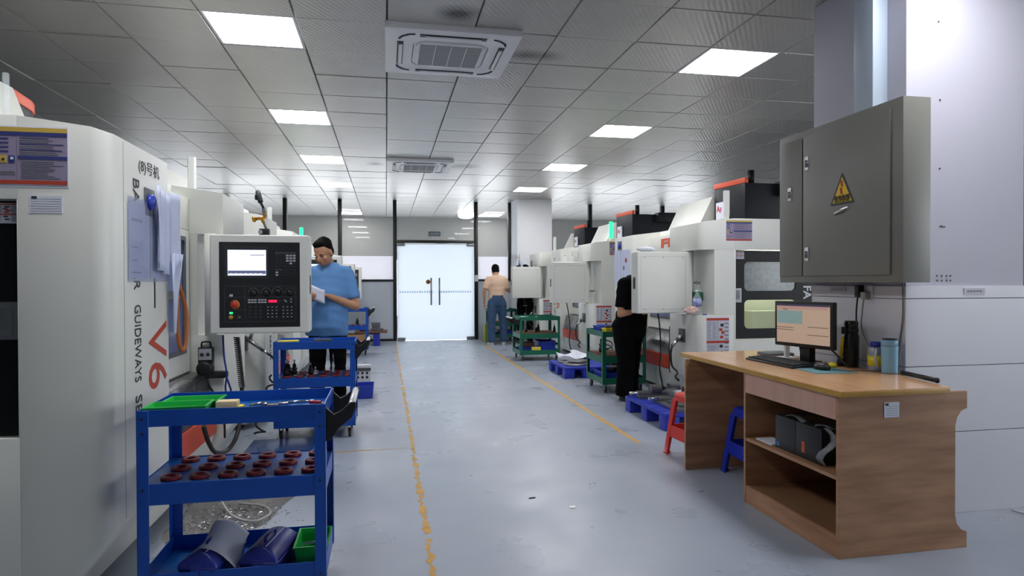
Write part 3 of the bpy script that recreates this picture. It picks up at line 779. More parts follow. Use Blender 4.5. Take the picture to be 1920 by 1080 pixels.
        for a, b in ((770, 650), (770, 680), (706, 664), (720, 676)): FB(m, a, a+12, b, b+12, .003, .007, KEYW)
        FB(m, 165, 198, 604, 628, .003, .007, KEYW)
        m.build('key', pen, kind='stuff')
        m = MB(); FB(m, 545, 672, 660, 695, .003, .005, PANELD); FB(m, 550, 632, 666, 690, .005, .0056, mat('led_red', '#e01840', .4, emit='#ff1440', es=1.6)); m.build('red_display', pen)
        for cx_, cy_ in ((400, 590), (527, 590), (640, 580), (762, 590)):
            m = MB(); m.lathe([(0, -.018), (.017, -.018), (.021, -.003), (0, -.003)], (fx(cx_), p0, fz(cy_)), BLACK, axis='y', n=20)
            for k in range(9):
                a = pi*(.0+k/8); m.box(fx(cx_)+.030*cos(a)-.0012, fx(cx_)+.030*cos(a)+.0012, p0-.0036, p0-.003, fz(cy_)+.030*sin(a)-.002, fz(cy_)+.030*sin(a)+.002, KEYW)
            m.build('knob', pen)
        m = MB(); c_ = (fx(218), p0, fz(710)); m.lathe([(0, -.006), (.028, -.006), (.028, -.003), (0, -.003)], c_, mat('ring_orange', '#d98a3a', .5), axis='y'); m.lathe([(0, -.035), (.020, -.033), (.024, -.024), (.014, -.018), (.014, -.006)], c_, mat('stop_red', '#b8361e', .35), axis='y', n=24); m.build('emergency_stop_button', pen)
        m = MB(); FB(m, 165, 196, 785, 805, .003, .008, mat('key_green_lit', '#2fe08a', .4, emit='#24e084', es=1.2)); m.build('green_button', pen)
        m = MB(); m.lathe([(0, -.012), (.012, -.012), (.014, -.003), (0, -.003)], (fx(178), p0, fz(840)), mat('amber_button', '#c58a3c', .4), axis='y'); m.build('amber_button', pen)
        m = MB(); m.lathe([(0, -.010), (.010, -.010), (.012, -.003), (0, -.003)], (fx(260), p0, fz(842)), KEYD, axis='y'); m.build('round_button', pen)
    # back side details and edge grip
    m = MB().box(x1-.001, x1+.002, p0+.055, p0+.115, 1.19, 1.31, TRIMG).box(x1+.0021, x1+.003, p0+.07, p0+.10, 1.205, 1.295, BLACK); m.build('edge_grip', pen)
    m = MB(); yb = p0+.17
    for x in (.06, .27, .47):
        for z in (.99, 1.505): m.cyl((x, yb-.001, z), (x, yb+.003, z), .005, GREYM, n=8)
    m.build('screw', pen, kind='stuff')
    m = MB(); 
    for (a0, a1, b0, b1) in ((.03, .51, .985, .987), (.03, .51, 1.515, 1.517), (.03, .032, .985, 1.517), (.508, .51, .985, 1.517)): m.box(a0, a1, yb, yb+.0008, b0, b1, mat('seam_grey', '#a3a49f', .6))
    m.build('seam', pen)
    # --- lettering on the lettered panel (reads downwards)
    if full:
        D, U = (0, 0, -1), (0, 1, 0); X = .0012
        text('BALL', .098, LETT, t, (X, .237, 1.70), D, U, length=.185); text('LINEAR', .098, LETT, t, (X, .24, 1.47), D, U, length=.235)
        text('GUIDEWAYS', .098, LETT, t, (X, .245, 1.172), D, U, length=.325); text('SERIES', .098, LETT, t, (X, .25, .79), D, U, length=.225)
        MB().box(0, .0012, .475, .492, 1.15, 1.285, LETT).build('lettering_bar', t)
        text('V6', .33, RED6, t, (X, .405, 1.085), D, U, 'red_lettering', length=.30)
        MB().box(0, .001, .1395, .1425, .32, 1.83, mat('seam_grey', '#a3a49f', .6)).build('seam', t)
    # power socket and hose on control side base
    if rot:
        sk = MB().box(-.0, .012, L-.44, L-.30, .64, .78, GREYM).build('socket_plate', t, bevel=.003)
        m = MB().cyl((.01, L-.37, .70), (.055, L-.37, .66), .024, STEEL); m.cyl((.055, L-.37, .66), (.12, L-.36, .60), .018, CHROME); m.build('cable_gland', t)
        MB().tube([(.12, L-.36, .60), (.14, L-.35, .52), (.13, L-.34, .40), (.09, L-.30, .34), (.13, L-.26, .30), (.10, L-.24, .26)], .011, BLACK).build('cable', t)
        MB().tube([(.30, p0+.1, .945), (.26, p0+.06, .80), (.20, p0-.05, .55), (.22, p0-.03, .35), (.17, p0-.06, .16)], .008, BLACK).build('pendant_cable', t)
    return t
L1 = machine('milling_machine', 'left white machine nearest the camera, number 8, papers on its side, bright control screen', -1.03, 2.67, False)
text('(8)号机', .062, LETT, L1, (.0012, .30, 1.745), (0, 1, 0), (0, 0, 1), length=.25)
L2 = machine('milling_machine', 'left row second white machine, its screen glowing behind the man in blue', -1.03, 5.80, False)
L3 = machine('milling_machine', 'left row third white machine from the camera, lit green lamp on top', -1.03, 8.72, False, lamp='green')
L4 = machine('milling_machine', 'left row last white machine, next to the glass wall', -1.03, 11.52, False)
R1 = machine('milling_machine', 'right row white machine nearest the desk, black side door with two windows', 3.0, 8.16, True, p0=1.99, screen=False)
R2 = machine('milling_machine', 'right row second white machine, lit green lamp on top', 3.0, 11.5, True, p0=1.99, screen=False, lamp='green')
R3 = machine('milling_machine', 'right row last white machine, in front of the far pillar', 3.0, 13.24, True, L=.86, p0=.64, screen=False)
# end-of-row extras on machine 8
m = MB().box(-.265, -.155, -.0015, 0, 1.525, 1.59, PAPER)
for i in range(6): m.box(-.26, -.16, -.002, -.0015, 1.532+.009*i, 1.533+.009*i, INK)
m.box(-.258, -.24, -.0022, -.0015, 1.577, 1.587, INKD); m.build('paper_label', L1)
m = MB().box(-1.2, -.40, -.006, 0, -.0+.12, .30, WHITE); m.build('service_cover', L1, bevel=.002, seg=1)
MB().cyl((-.61, .53, 1.88), (-.61, .53, 2.19), .013, TRANSP).build('clear_tube', L1)
MB().box(-.14, .03, 1.68, 1.728, .655, .70, DARKM).build('black_latch', L1, bevel=.012)

# papers pinned on machine 8
h = thing('document_holder', 'clear acrylic document holder with white sheets on the side of machine number 8', 'document holder', (-1.03, 2.84, 1.2))
ACR = mat('acrylic', '#b9bfe0', .1, alpha=.35)
for k, (a, b) in enumerate(((0, .235), (.245, .48))):
    MB().box(.003, .005, a+.012, b-.012, .085, .405, PAPERB).build('sheet', h)
    MB().box(.006, .008, a, b, .07, .42, ACR).build('sleeve', h)
m = MB()
for i, (z, w) in enumerate(((.32, .12), (.21, .07), (.155, .06), (.105, .1))):
    for q in range(6): m.box(.0051, .0056, .04+q*w/6, .04+q*w/6+w/9, z, z+(.014 if i == 0 else .006), INK)
m.build('print', h)
h = tag(MB().sheet([[(-1.03+.03+.012*math.sin(i*1.7+j*.2), 3.10+.018*i, 1.70-.037*j-.004*i) for i in range(9)] for j in range(11)], .002, PAPERB).build('paper_bundle'), 'folded bluish papers hanging beside the document holder', 'papers')
h = tag(MB().sheet([[(-1.03+.05-.02*abs(i-4)/4, 3.26+.022*i, 1.69-.036*j) for i in range(8)] for j in range(10)], .002, PAPERB).build('paper_bundle'), 'loose folded sheets sticking out past the corner of machine number 8', 'papers')
m = MB()
for k in range(11):
    a = k/10; y0 = 3.27+.12*a
    m.sheet([[(-1.03+.035+.02*(k % 2), y0, 1.40), (-1.03+.05-.02*(k % 2), y0+.014, 1.405)], [(-1.03+.035, 3.30+.05*a, 1.2), (-1.03+.04, 3.306+.05*a, 1.2)], [(-1.03+.03, 3.315+.02*a, 1.02), (-1.03+.035, 3.319+.02*a, 1.02)]], .002, PAPERB)
tag(m.build('rolled_papers'), 'fan of rolled white papers tucked below the hanging sheets', 'papers')
mg = thing('magnet_plate', 'blue round knob on a small grey plate above the document holder', 'magnet', (-1.03, 3.08, 1.62))
MB().box(.001, .006, -.05, .07, -.06, .06, GREYM).build('plate', mg, bevel=.002)
MB().lathe([(0, .028), (.03, .026), (.034, .018), (.034, .006), (0, .006)], (0, 0, 0), mat('blue_magnet', '#2c3fae', .35), axis='x', n=24).build('knob', mg)
for i, (y, z0) in enumerate(((3.40, 1.42),)):
    tag(MB().tube([(-1.0, 3.40, 1.25), (-.985, 3.46, 1.12), (-.98, 3.44, .98), (-.99, 3.41, .93), (-1.0, 3.38, 1.0), (-1.0, 3.37, 1.2)], .010, COILM).build('coiled_hose'), 'loop of orange hose hanging below the rolled papers', 'hose')
# documents on the text panel of the right machines
for rootm, nm in ((R1, 'clear document sheets on the lettered end of the right machine nearest the desk'),):
    h = thing('document_holder', nm, 'document holder', (3.0, 8.12, 1.2), pi)
    for a, b in ((0, .22), (.23, .56)):
        MB().box(.003, .005, a, b, .02, .47, PAPERB).build('sheet', h)
    m = MB(); m.lathe([(0, .008), (.03, .008), (.03, .005), (0, .005)], (0, .42, .34), REDINK, axis='x'); m.lathe([(.02, .0075), (.03, .0075), (.03, .005), (.02, .005)], (0, .34, .24), INK, axis='x'); m.build('print', h)
    mg = thing('magnet_plate', 'blue round magnet above the sheets on the right machine', 'magnet', (3.0, 7.93, 1.73), pi)
    MB().box(.001, .004, -.07, .07, -.05, .06, GREYM).build('plate', mg); MB().lathe([(0, .022), (.035, .02), (.038, .004), (0, .004)], (0, 0, 0), mat('blue_magnet', '#2c3fae', .35), axis='x').build('knob', mg)
# handwheel on machine 8's control end
hw = thing('handwheel_controller', 'black and grey handwheel controller hanging on the white machine side', 'controller', (-1.13, 4.395, .69))
MB().box(-.045, .045, -.04, -.005, .06, .165, BLACK).build('body', hw, bevel=.008)
MB().box(-.038, .038, -.044, -.040, .085, .155, mat('hw_face', '#9fa3a8', .5)).build('face', hw)
for x in (-.018, .018): MB().lathe([(0, -.056), (.010, -.056), (.011, -.044), (0, -.044)], (x, 0, .12), BLACK, axis='y').build('knob', hw)
MB().lathe([(0, -.07), (.03, -.07), (.05, -.06), (.052, -.035), (0, -.03)], (0, 0, .03), BLACK, axis='y', n=24).build('wheel', hw)
MB().tube([(-.025, -.02, .16), (-.025, -.02, .195), (.025, -.02, .195), (.025, -.02, .16)], .006, BLACK, sub=2).build('hanger', hw)
MB().tube([(.0, -.03, -.02), (.02, -.03, -.08), (.06, -.03, -.16), (.105, -.03, -.3), (.11, -.03, -.42)], .007, BLACK).build('cable', hw)
def coil(name, label, cat, p, q, R, turns, r, m_, axis='z'):
    p, q = Vector(p), Vector(q); d = (q-p); a = d.normalized().orthogonal().normalized(); b = d.normalized().cross(a); n = turns*10
    pts = [p+d*i/n+(a*cos(2*pi*i/10)+b*sin(2*pi*i/10))*R for i in range(n+1)]
    return tag(MB().tube(pts, r, m_, n=6, sub=1).build(name), label, cat)
coil('spiral_cable', 'black tightly coiled cable hanging below the big control pendant', 'cable', (-.93, 4.30, .92), (-.90, 4.30, .60), .016, 26, .0045, BLACK)
tag(MB().tube([(-.90, 4.30, .60), (-.90, 4.28, .45), (-.915, 4.20, .31), (-.95, 4.12, .25), (-.985, 4.0, .27), (-1.0, 3.9, .36), (-1.01, 3.85, .46)], .013, BLACK).build('corrugated_hose'), 'thick black corrugated hose looping low behind the first blue cart', 'hose')
coil('spiral_air_hose', 'black loosely coiled air hose drooping to the floor by the left machines', 'hose', (-.93, 5.72, .46), (-1.02, 5.45, .03), .045, 5, .008, BLACK)
ag = thing('air_blow_gun', 'silver air blow gun hanging on the second left machine', 'air gun', (-1.18, 5.74, .74))
m = MB().cyl((0, 0, .06), (.06, -.03, .03), .02, GREYM); m.box(-.06, .02, -.01, .05, -.05, .06, GREYM); m.build('holder', ag)
MB().cyl((.02, -.03, .06), (.16, -.05, -.05), .017, STEEL, r2=.014).build('body', ag); MB().cyl((.05, -.03, .05), (.07, -.04, .10), .014, GREYM).build('trigger', ag)
MB().cyl((.16, -.05, -.05), (.20, -.05, -.08), .012, CHROME).build('coupling', ag)
MB().tube([(.20, -.05, -.08), (.24, -.04, -.12), (.25, -.03, -.2), (.25, -.02, -.28)], .009, BLACK).build('hose', ag)
tag(MB().tube([(-1.02, 4.34, .93), (-1.015, 4.34, .80), (-1.0, 4.34, .68), (-1.01, 4.35, .60), (-1.0, 4.35, .52), (-.975, 4.35, .56), (-1.0, 4.34, .66)], .006, mat('lanyard_blue', '#2a3f8c', .7)).build('lanyard'), 'dark blue lanyard hanging under the big control pendant', 'lanyard')

# ------------------------------------------------------------------ TOOL CARTS
def cart(label, x, y, w, d, h, paint, trayp, rings=(0, 0), rz=0, handle=True, mat_mid=None, group=None, mid=None, name='tool_cart'):
    t = thing(name, label, 'cart', (x, y, 0), rz, group)
    pw = .042; zb = .10
    mid = mid or h*.655
    for cx, cy in ((0, 0), (w-pw, 0), (0, d-pw), (w-pw, d-pw)):
        m = MB(); a = cx if cx == 0 else w-.003; b = cy if cy == 0 else d-.003
        m.box(a, a+.003, cy, cy+pw, zb, h, paint); m.box(cx, cx+pw, b, b+.003, zb, h, paint)
        q = m.build('post', t, bevel=.001, seg=1)
        m = MB(); yy = cy-.001 if cy == 0 else d+.001
        for z in (h-.03, h-.085, mid-.02, .13): m.cyl((cx+pw/2, yy+(.001 if cy == 0 else -.001), z), (cx+pw/2, yy-(.003 if cy == 0 else -.003), z), .005, DARKM, n=8)
        m.build('bolt', q, kind='stuff')
    def tray(zt, rim, zf, holes=False):
        m = MB(); e = .004
        m.box(e, w-e, e, e+.004, zt-rim, zt, paint); m.box(e, w-e, d-e-.004, d-e, zt-rim, zt, paint)
        m.box(e, e+.004, e, d-e, zt-rim, zt, paint); m.box(w-e-.004, w-e, e, d-e, zt-rim, zt, paint)
        m.box(e+.004, w-e-.004, e+.004, d-e-.004, zf-.004, zf, trayp)
        return m.build('tray', t, bevel=.0008, seg=1)
    tray(h, .062, h-.045); tray(mid, .08, mid-.004); tray(.175, .075, .112)
    nx, ny = rings
    for j in range(ny):
        for i in range(nx):
            cx = .095+i*(w-.16)/(nx-1) if nx > 1 else w/2; cy = .075+j*(d-.15)/max(ny-1, 1)
            m = MB().lathe([(.019, mid-.006), (.036, mid-.006), (.037, mid+.004), (.034, mid+.010), (.022, mid+.010), (.019, mid+.006), (.019, mid-.006)], (cx, cy, 0), RING, n=20)
            m.build('holder_ring', t)
    if mat_mid: MB().box(.02, w-.02, .02, d-.02, mid-.003, mid+.008, mat_mid).build('shelf_mat', t)
    for k, (cx, cy) in enumerate(((.05, .05), (w-.05, .05), (.05, d-.05), (w-.05, d-.05))):
        m = MB().box(cx-.03, cx+.03, cy-.03, cy+.03, .095, .10, GREYM)
        m.box(cx-.014, cx-.010, cy-.02, cy+.03, .035, .097, GREYM); m.box(cx+.010, cx+.014, cy-.02, cy+.03, .035, .097, GREYM)
        c = m.build('caster', t)
        MB().cyl((cx-.009, cy+.012, .036), (cx+.009, cy+.012, .036), .036, RUBBER, n=18).build('wheel', c)
    if handle:
        for cy in (.012, d-.026):
            m = MB().prism([(w, h-.015), (w, h-.15), (w+.02, h-.145), (w+.05, h-.10), (w+.10, h-.06), (w+.115, h-.02), (w+.115, h+.0), (w+.095, h+.002), (w+.06, h-.03), (w+.03, h-.045)], cy, cy+.014, 'y', BLACK)
            m.build('handle_bracket', t, bevel=.002, seg=1)
        MB().cyl((w+.098, .02, h-.012), (w+.098, d-.02, h-.012), .014, SILV).build('handle_bar', t)
    return t
C1 = cart('nearest blue three tier cart with red ringed middle shelf, green bins on top', -.91, 2.58, .675, .40, .79, BLUE, BLUETRAY, (6, 3), mid=.515, group='blue tool carts')
C2 = cart('second blue three tier cart, in front of the man in blue', -.885, 5.34, .635, .40, .79, BLUE, BLUETRAY, (6, 3), mid=.50, rz=.0, group='blue tool carts')
C3 = cart('farthest blue three tier cart, behind the man in blue', -.96, 11.35, .65, .40, .82, BLUE, BLUETRAY, (6, 1), mid=.52, group='blue tool carts')
BMAT = mat('brown_shelf_mat', '#8a5238', .6, var=.25, vs=9)
G1 = cart('green cart nearest the camera, beside the man in black', 2.39, 6.86, .52, .60, .70, GREEN, GREEN, (0, 0), mat_mid=BMAT, handle=False, mid=.42, group='green tool carts')
G2 = cart('middle green cart with yellow and blue boxes on its bottom shelf', 2.08, 9.92, .66, .60, .71, GREEN, GREEN, (0, 0), mat_mid=BMAT, handle=False, mid=.44, group='green tool carts')
G3 = cart('farthest green cart, behind the man in the beige shirt', 2.12, 13.2, .58, .50, .70, GREEN, GREEN, (0, 0), mat_mid=BMAT, handle=False, mid=.42, group='green tool carts')
m = MB()
for cy in (.03, .57):
    m.prism([(0, .68), (0, .56), (-.03, .57), (-.10, .63), (-.13, .68), (-.10, .70), (-.05, .66)], cy-.008, cy+.008, 'y', BLACK)
m.build('handle_bracket', G2); MB().cyl((-.11, .03, .685), (-.11, .57, .685), .013, SILV).build('handle_bar', G2)

BIN = mat('green_bin', '#1fb44a', .35); BINB = mat('blue_bin', '#2b43b8', .4)
def bin_(name, label, x, y, z, w, d, h, m_, rz=0, group=None, flare=.012):
    t = MB(); e = .003
    o = [(flare, flare), (w-flare, flare), (w-flare, d-flare), (flare, d-flare)]; u = [(0, 0), (w, 0), (w, d), (0, d)]
    i1 = [(e, e), (w-e, e), (w-e, d-e), (e, d-e)]; i0 = [(flare+e, flare+e), (w-flare-e, flare+e), (w-flare-e, d-flare-e), (flare+e, d-flare-e)]
    L_ = lambda P, zz: [(a, b, zz) for a, b in P]
    rim = [(-.005, -.005), (w+.005, -.005), (w+.005, d+.005), (-.005, d+.005)]
    t.loft([L_(o, 0), L_(u, h-.006), L_(rim, h-.006), L_(rim, h), L_(i1, h), L_(i0, .004)], m_, smooth=False)
    q = t.build(name, loc=(x, y, z), rz=rz); return tag(q, label, 'bin', group)
zt = .745
bin_('parts_bin', 'front green parts bin at the left end of the nearest blue cart', -.893, 2.602, zt, .215, .125, .052, BIN, .03, 'green bins on the cart top')
bin_('parts_bin', 'rear green parts bin at the left end of the nearest blue cart', -.873, 2.745, zt, .205, .125, .048, BIN, -.02, 'green bins on the cart top')
for i, (x, y) in enumerate(((-.83, 2.66), (-.79, 2.80), (-.72, 2.81), (-.85, 2.80))):
    tag(MB().obox((x, y, zt+.014), (.014, .008, .006), mat('plastic_white', '#e9ecea', .4), Matrix.Rotation(i*.9, 3, 'Z')).build('small_insert', bevel=.001, seg=1), ('white insert in the front green bin', 'white insert in the middle of the rear green bin', 'white insert at the right of the rear green bin', 'white insert at the left of the rear green bin')[i], 'part')
tag(MB().box(-.665, -.585, 2.70, 2.755, zt, zt+.048, mat('cream_block', '#dcc79a', .7)).build('block', bevel=.003), 'cream coloured block beside the green bins on the blue cart', 'block')
tag(MB().box(-.58, -.562, 2.69, 2.735, zt, zt+.03, YEL).build('small_box', bevel=.002), 'tiny yellow box touching the cream block', 'box')
tag(MB().cyl((-.62, 2.665, zt+.008), (-.585, 2.675, zt+.008), .008, mat('red_plastic', '#c5281c', .4)).build('red_cap'), 'little red cap in front of the cream block', 'cap')
cl = thing('clamp_tool', 'black and silver clamp tool in the middle of the blue cart top', 'tool', (-.46, 2.70, zt))
MB().box(-.06, .05, -.015, .025, .0, .032, BLACK).build('body', cl, bevel=.008); MB().cyl((-.075, -.01, .03), (-.01, -.01, .038), .008, CHROME).build('jaw', cl); MB().box(.035, .07, -.02, .02, .012, .038, CHROME).build('jaw', cl, bevel=.004)
tag(MB().cyl((-.44, 2.865, zt+.006), (-.31, 2.885, zt+.006), .0055, CHROME).build('steel_rod'), 'thin silver rod lying near the back of the blue cart top', 'rod')
pl = thing('pliers', 'red handled pliers at the right corner of the blue cart top', 'pliers', (-.30, 2.80, zt))
MB().tube([(-.02, .02, .012), (.01, .0, .014), (.03, -.012, .014)], .008, mat('red_grip', '#a81e34', .4)).build('handle', pl)
MB().tube([(.03, -.012, .014), (.045, -.03, .01), (.02, -.05, .01)], .004, STEEL).build('spring', pl); MB().box(.03, .055, -.03, .0, .0, .016, BLACK).build('jaw', pl, bevel=.003)
# bottom tray of cart 1
TBOX = mat('toolbox_blue', '#242f86', .33, var=.1, vs=8)
def toolbox(label, x, y, z, rz):
    t = thing('toolbox', label, 'toolbox', (x, y, z), rz, 'blue toolboxes')
    w, d = .152, .265
    m = MB().loft([[(a, b, zz) for a, b in rrect(i, w-i, i, d-i, .018, 3)] for zz, i in ((0, .006), (.062, .0), (.062, -.003), (.072, -.003))], TBOX); m.build('tray', t, bevel=.0015, seg=1)
    m = MB().loft([[(a, b, zz) for a, b in rrect(i, w-i, j, d-j, .012, 3)] for zz, i, j in ((.0725, -.002, -.002), (.084, .002, .002), (.112, .034, .018), (.122, .056, .024))], TBOX, smooth=False); m.build('lid', t, bevel=.003)
    MB().tube([(w/2, .08, .122), (w/2, .085, .136), (w/2, .13, .14), (w/2, .18, .136), (w/2, .185, .122)], .006, TBOX, sub=2).build('handle', t)
    MB().box(w/2+.021, w/2+.0225, .03, d-.03, .119, .1235, PAPERB).build('seam', t)
    MB().box(w/2-.02, w/2+.02, -.009, -.003, .045, .085, TBOX).build('latch', t, bevel=.003)
    return t
toolbox('dark blue plastic toolbox on the bottom shelf, partly under a white sheet', -.785, 2.612, .112, -.22)
toolbox('dark blue plastic toolbox in the middle of the bottom shelf', -.567, 2.612, .112, -.20)
g = []
_ul, _ur, _lr, _ll = Vector((-.69, 2.82, .285)), Vector((-.555, 2.77, .238)), Vector((-.577, 2.615, .165)), Vector((-.713, 2.64, .243))
for j in range(8):
    b = j/7; L_, R_ = _ul.lerp(_ll, b), _ur.lerp(_lr, b)
    g.append([L_.lerp(R_, i/6)+Vector((0, 0, .022*math.sin(pi*i/6)+.008*math.sin(2*pi*b))) for i in range(7)])
tag(MB().sheet(g, .0012, PAPER).build('paper_sheet'), 'curved white paper sheet lying over the two blue toolboxes', 'paper')
bin_('parts_bin', 'green parts bin at the right end of the bottom shelf', -.365, 2.66, .112, .125, .20, .095, BIN, 0)
tag(MB().cyl((-.34, 2.70, .20), (-.25, 2.71, .205), .006, CHROME).build('steel_pin'), 'silver pin resting across the green bin on the bottom shelf', 'rod')
tag(MB().sphere((-.185, 2.70, .028), .028, mat('white_cloth', '#dcdcde', .8), sc=(1.2, 1, .95)).build('crumpled_tissue'), 'white crumpled tissue on the floor beside the nearest blue cart', 'tissue')
# cart 2 items
z2 = .745
tag(MB().box(-.86, -.70, 5.38, 5.46, z2, z2+.052, mat('yellow_folder', '#d9cc22', .5)).build('yellow_tray', bevel=.004), 'flat yellow tray at the left of the second blue cart top', 'tray')
m = thing('steel_plate_stack', 'stack of thin steel plates on top of the second blue cart', 'plates', (-.60, 5.42, z2))
for i in range(4): MB().box(0+.004*i, .165-.003*i, 0, .10, .014*i, .014*i+.011, GREYM).build('plate', m, bevel=.001, seg=1)
def toolholder(label, x, y, z, h, r, grp=None, dark=True, ring=True):
    t = thing('tool_holder', label, 'tool holder', (x, y, z), 0, grp)
    A = DARKM if dark else CHROME
    MB().lathe([(0, 0), (r*.9, 0), (r, h*.15), (r, h*.22), (r*.8, h*.25), (r*.8, h*.32), (r, h*.35), (r, h*.42), (r*.65, h*.46), (r*.62, h*.7), (0, h*.7)], (0, 0, 0), A).build('body', t)
    MB().lathe([(0, h*.7), (r*.3, h*.7), (r*.28, h), (0, h)], (0, 0, 0), CHROME, n=12).build('bit', t)
zm = .504
for i, (x, y, h_, r, dk) in enumerate(((-.80, 5.45, .13, .028, True), (-.745, 5.50, .12, .024, True), (-.81, 5.60, .10, .03, True), (-.43, 5.42, .18, .013, False), (-.62, 5.52, .09, .02, True), (-.57, 5.42, .07, .018, False))):
    toolholder(('dark tool holder at the front left of the middle shelf', 'dark tool holder second from left on the middle shelf', 'dark wide tool holder at the back left', 'tall slim bright tool holder in the middle shelf', 'short dark tool holder at the back of the middle shelf', 'short silver tool holder left of the slim bright one')[i]+' of the second blue cart', x, y, zm+.006, h_, r, dark=dk)
tag(MB().box(-.86, -.62, 5.40, 5.62, .112, .17, mat('pale_box', '#b9bcc6', .6)).build('box', bevel=.004), 'pale box on the bottom shelf of the second blue cart', 'box')
bin_('parts_bin', 'dark blue bin on the floor behind the second blue cart', -.36, 7.1, 0, .22, .30, .14, BINB)
m = thing('drill_bit_rack', 'white block rack with rows of dark holes beyond the second blue cart', 'rack', (-.42, 7.62, .0))
MB().box(0, .24, 0, .12, .0, .30, FRAMEW).build('block', m, bevel=.003); q = MB()
for r in range(2):
    for c in range(4): q.cyl((.04+.052*c, -.002, .16+.05*r), (.04+.052*c, .002, .16+.05*r), .015, BLACK, n=10)
q.build('hole', m, kind='stuff'); MB().box(.0, .24, -.003, 0, .23, .27, GREYM).build('strip', m)
# cart 3 items
for i, (x, hh) in enumerate(((-.50, .13), (-.70, .06))): toolholder('tall tool holder standing on the middle shelf of the farthest blue cart' if i == 0 else 'short tool holder hidden at the left of the farthest blue cart', x, 11.5, .53, hh, .03)
tag(MB().box(-.92, -.36, 11.38, 11.70, .112, .36, mat('cardboard', '#a9825c', .8)).build('cardboard_box', bevel=.003), 'brown cardboard box inside the farthest blue cart', 'box')
tag(MB().obox((-.52, 11.5, .80), (.10, .05, .022), GREYM, Matrix.Rotation(.3, 3, 'Z')).build('metal_part', bevel=.006), 'grey metal part on top of the farthest blue cart', 'part')
tag(MB().sphere((-.42, 11.48, .80), .045, mat('grey_cloth', '#8d9196', .9), sc=(1.4, 1, .6)).build('rag'), 'grey rag on top of the farthest blue cart', 'rag')
PALB = mat('pallet_blue', '#2338b4', .45, var=.1, vs=5)
def pallet(label, x, y, w, d, h=.145, rz=0, nx=3, ny=3):
    t = thing('plastic_pallet', label, 'pallet', (x, y, 0), rz, 'blue plastic pallets')
    n = 7
    MB().box(0, w, 0, d, h-.03, h-.008, PALB).build('deck', t, bevel=.004)
    for i in range(n):
        yy = d*i/n+.008
        MB().box(0, w, yy, yy+d/n-.016, h-.0075, h, PALB).build('deck_slat', t, bevel=.002, seg=1)
    for i in range(nx):
        for j in range(ny):
            cx = (w-.13)*i/(nx-1); cy = (d-.13)*j/(ny-1)
            MB().box(cx, cx+.13, cy, cy+.13, 0, h-.031, PALB).build('foot', t, bevel=.006)
    return t
pallet('small blue plastic stand by the glass wall beyond the farthest blue cart', -.55, 12.98, .42, .5, .26, nx=2, ny=2)
tag(MB().box(-.62, .02, 12.93, 13.5, .262, .29, mat('brown_board', '#6b4636', .7)).build('board', bevel=.003), 'brown board lying on the small blue stand', 'board')
t = thing('vise_part', 'grey machine part standing on the brown board', 'part', (-.30, 13.1, .291)); MB().box(0, .24, 0, .14, 0, .05, GREYM).build('base', t, bevel=.006); MB().prism([(.02, .051), (.18, .051), (.18, .17), (.0, .17)], .02, .12, 'y', GREYM).build('body', t, bevel=.004)
tag(MB().box(-.52, -.40, 13.05, 13.2, .291, .36, DARKM).build('metal_block', bevel=.006), 'small dark metal block at the left end of the brown board', 'block')

# tray / swarf on floor behind cart 1
mt = thing('drip_mat', 'dark blue oily tray on the floor between the two nearest blue carts', 'tray', (-1.04, 4.68, 0))
BM = mat('oily_blue_sheet', '#39507e', .2, var=.35, vs=7, spec=.7)
MB().box(0, .50, 0, .70, .0, .012, BM).build('base', mt, bevel=.002); MB().box(.50, .512, 0, .66, .0, .04, BLUE).build('rim', mt, bevel=.002)
m = MB(); 
for i in range(900):
    a = random.gauss(0, 1); b = random.gauss(0, 1); x, y = -.84+a*.14, 3.62+b*.14
    if x < -1.12: continue
    r = random.uniform(.003, .009); th = random.uniform(0, pi); z = random.uniform(.002, .012)
    m.obox((x, y, z), (r, r*.25, .0012), CHROME, Matrix.Rotation(th, 3, 'Z') @ Matrix.Rotation(random.uniform(-.6, .6), 3, 'X'))
tag(m.build('metal_swarf', kind='stuff'), 'scattered silver metal shavings on the floor behind the nearest cart', 'swarf')
tag(MB().tube([(-1.0, 3.95, .2), (-.92, 3.75, .12), (-.80, 3.55, .05), (-.68, 3.52, .02), (-.62, 3.62, .02), (-.68, 3.75, .02), (-.82, 3.82, .02)], .007, mat('clear_hose', '#9b9c98', .3)).build('thin_hose'), 'thin pale hose curling on the floor behind the nearest blue cart', 'hose')

# magnetic dial stand on big pendant
ZP = 1.565
ds = thing('dial_indicator_stand', 'brass and black dial indicator stand on top of the big control pendant', 'dial stand', (-.765, 4.335, ZP))
MB().box(-.03, .03, -.02, .03, 0, .045, BLACK).build('magnetic_base', ds, bevel=.004); MB().cyl((-.02, -.022, .022), (-.02, -.032, .022), .014, CHROME).build('switch', ds)
BRASS = mat('brass', '#b8842a', .35, metal=.7)
MB().cyl((.01, 0, .045), (-.005, 0, .085), .007, STEEL).build('rod', ds); MB().cyl((-.005, 0, .085), (-.02, 0, .115), .010, BRASS).cyl((-.06, 0, .105), (.01, 0, .118), .010, BRASS).cyl((-.072, 0, .103), (-.055, 0, .106), .018, BRASS).cyl((.0, 0, .12), (.0, 0, .15), .009, BRASS).build('clamp', ds)
MB().cyl((.0, 0, .15), (-.004, 0, .175), .012, STEEL).build('rod', ds); MB().cyl((-.004, 0, .175), (-.028, 0, .225), .008, BLACK).cyl((-.036, -.01, .215), (-.008, -.01, .225), .010, BLACK).build('joint', ds)
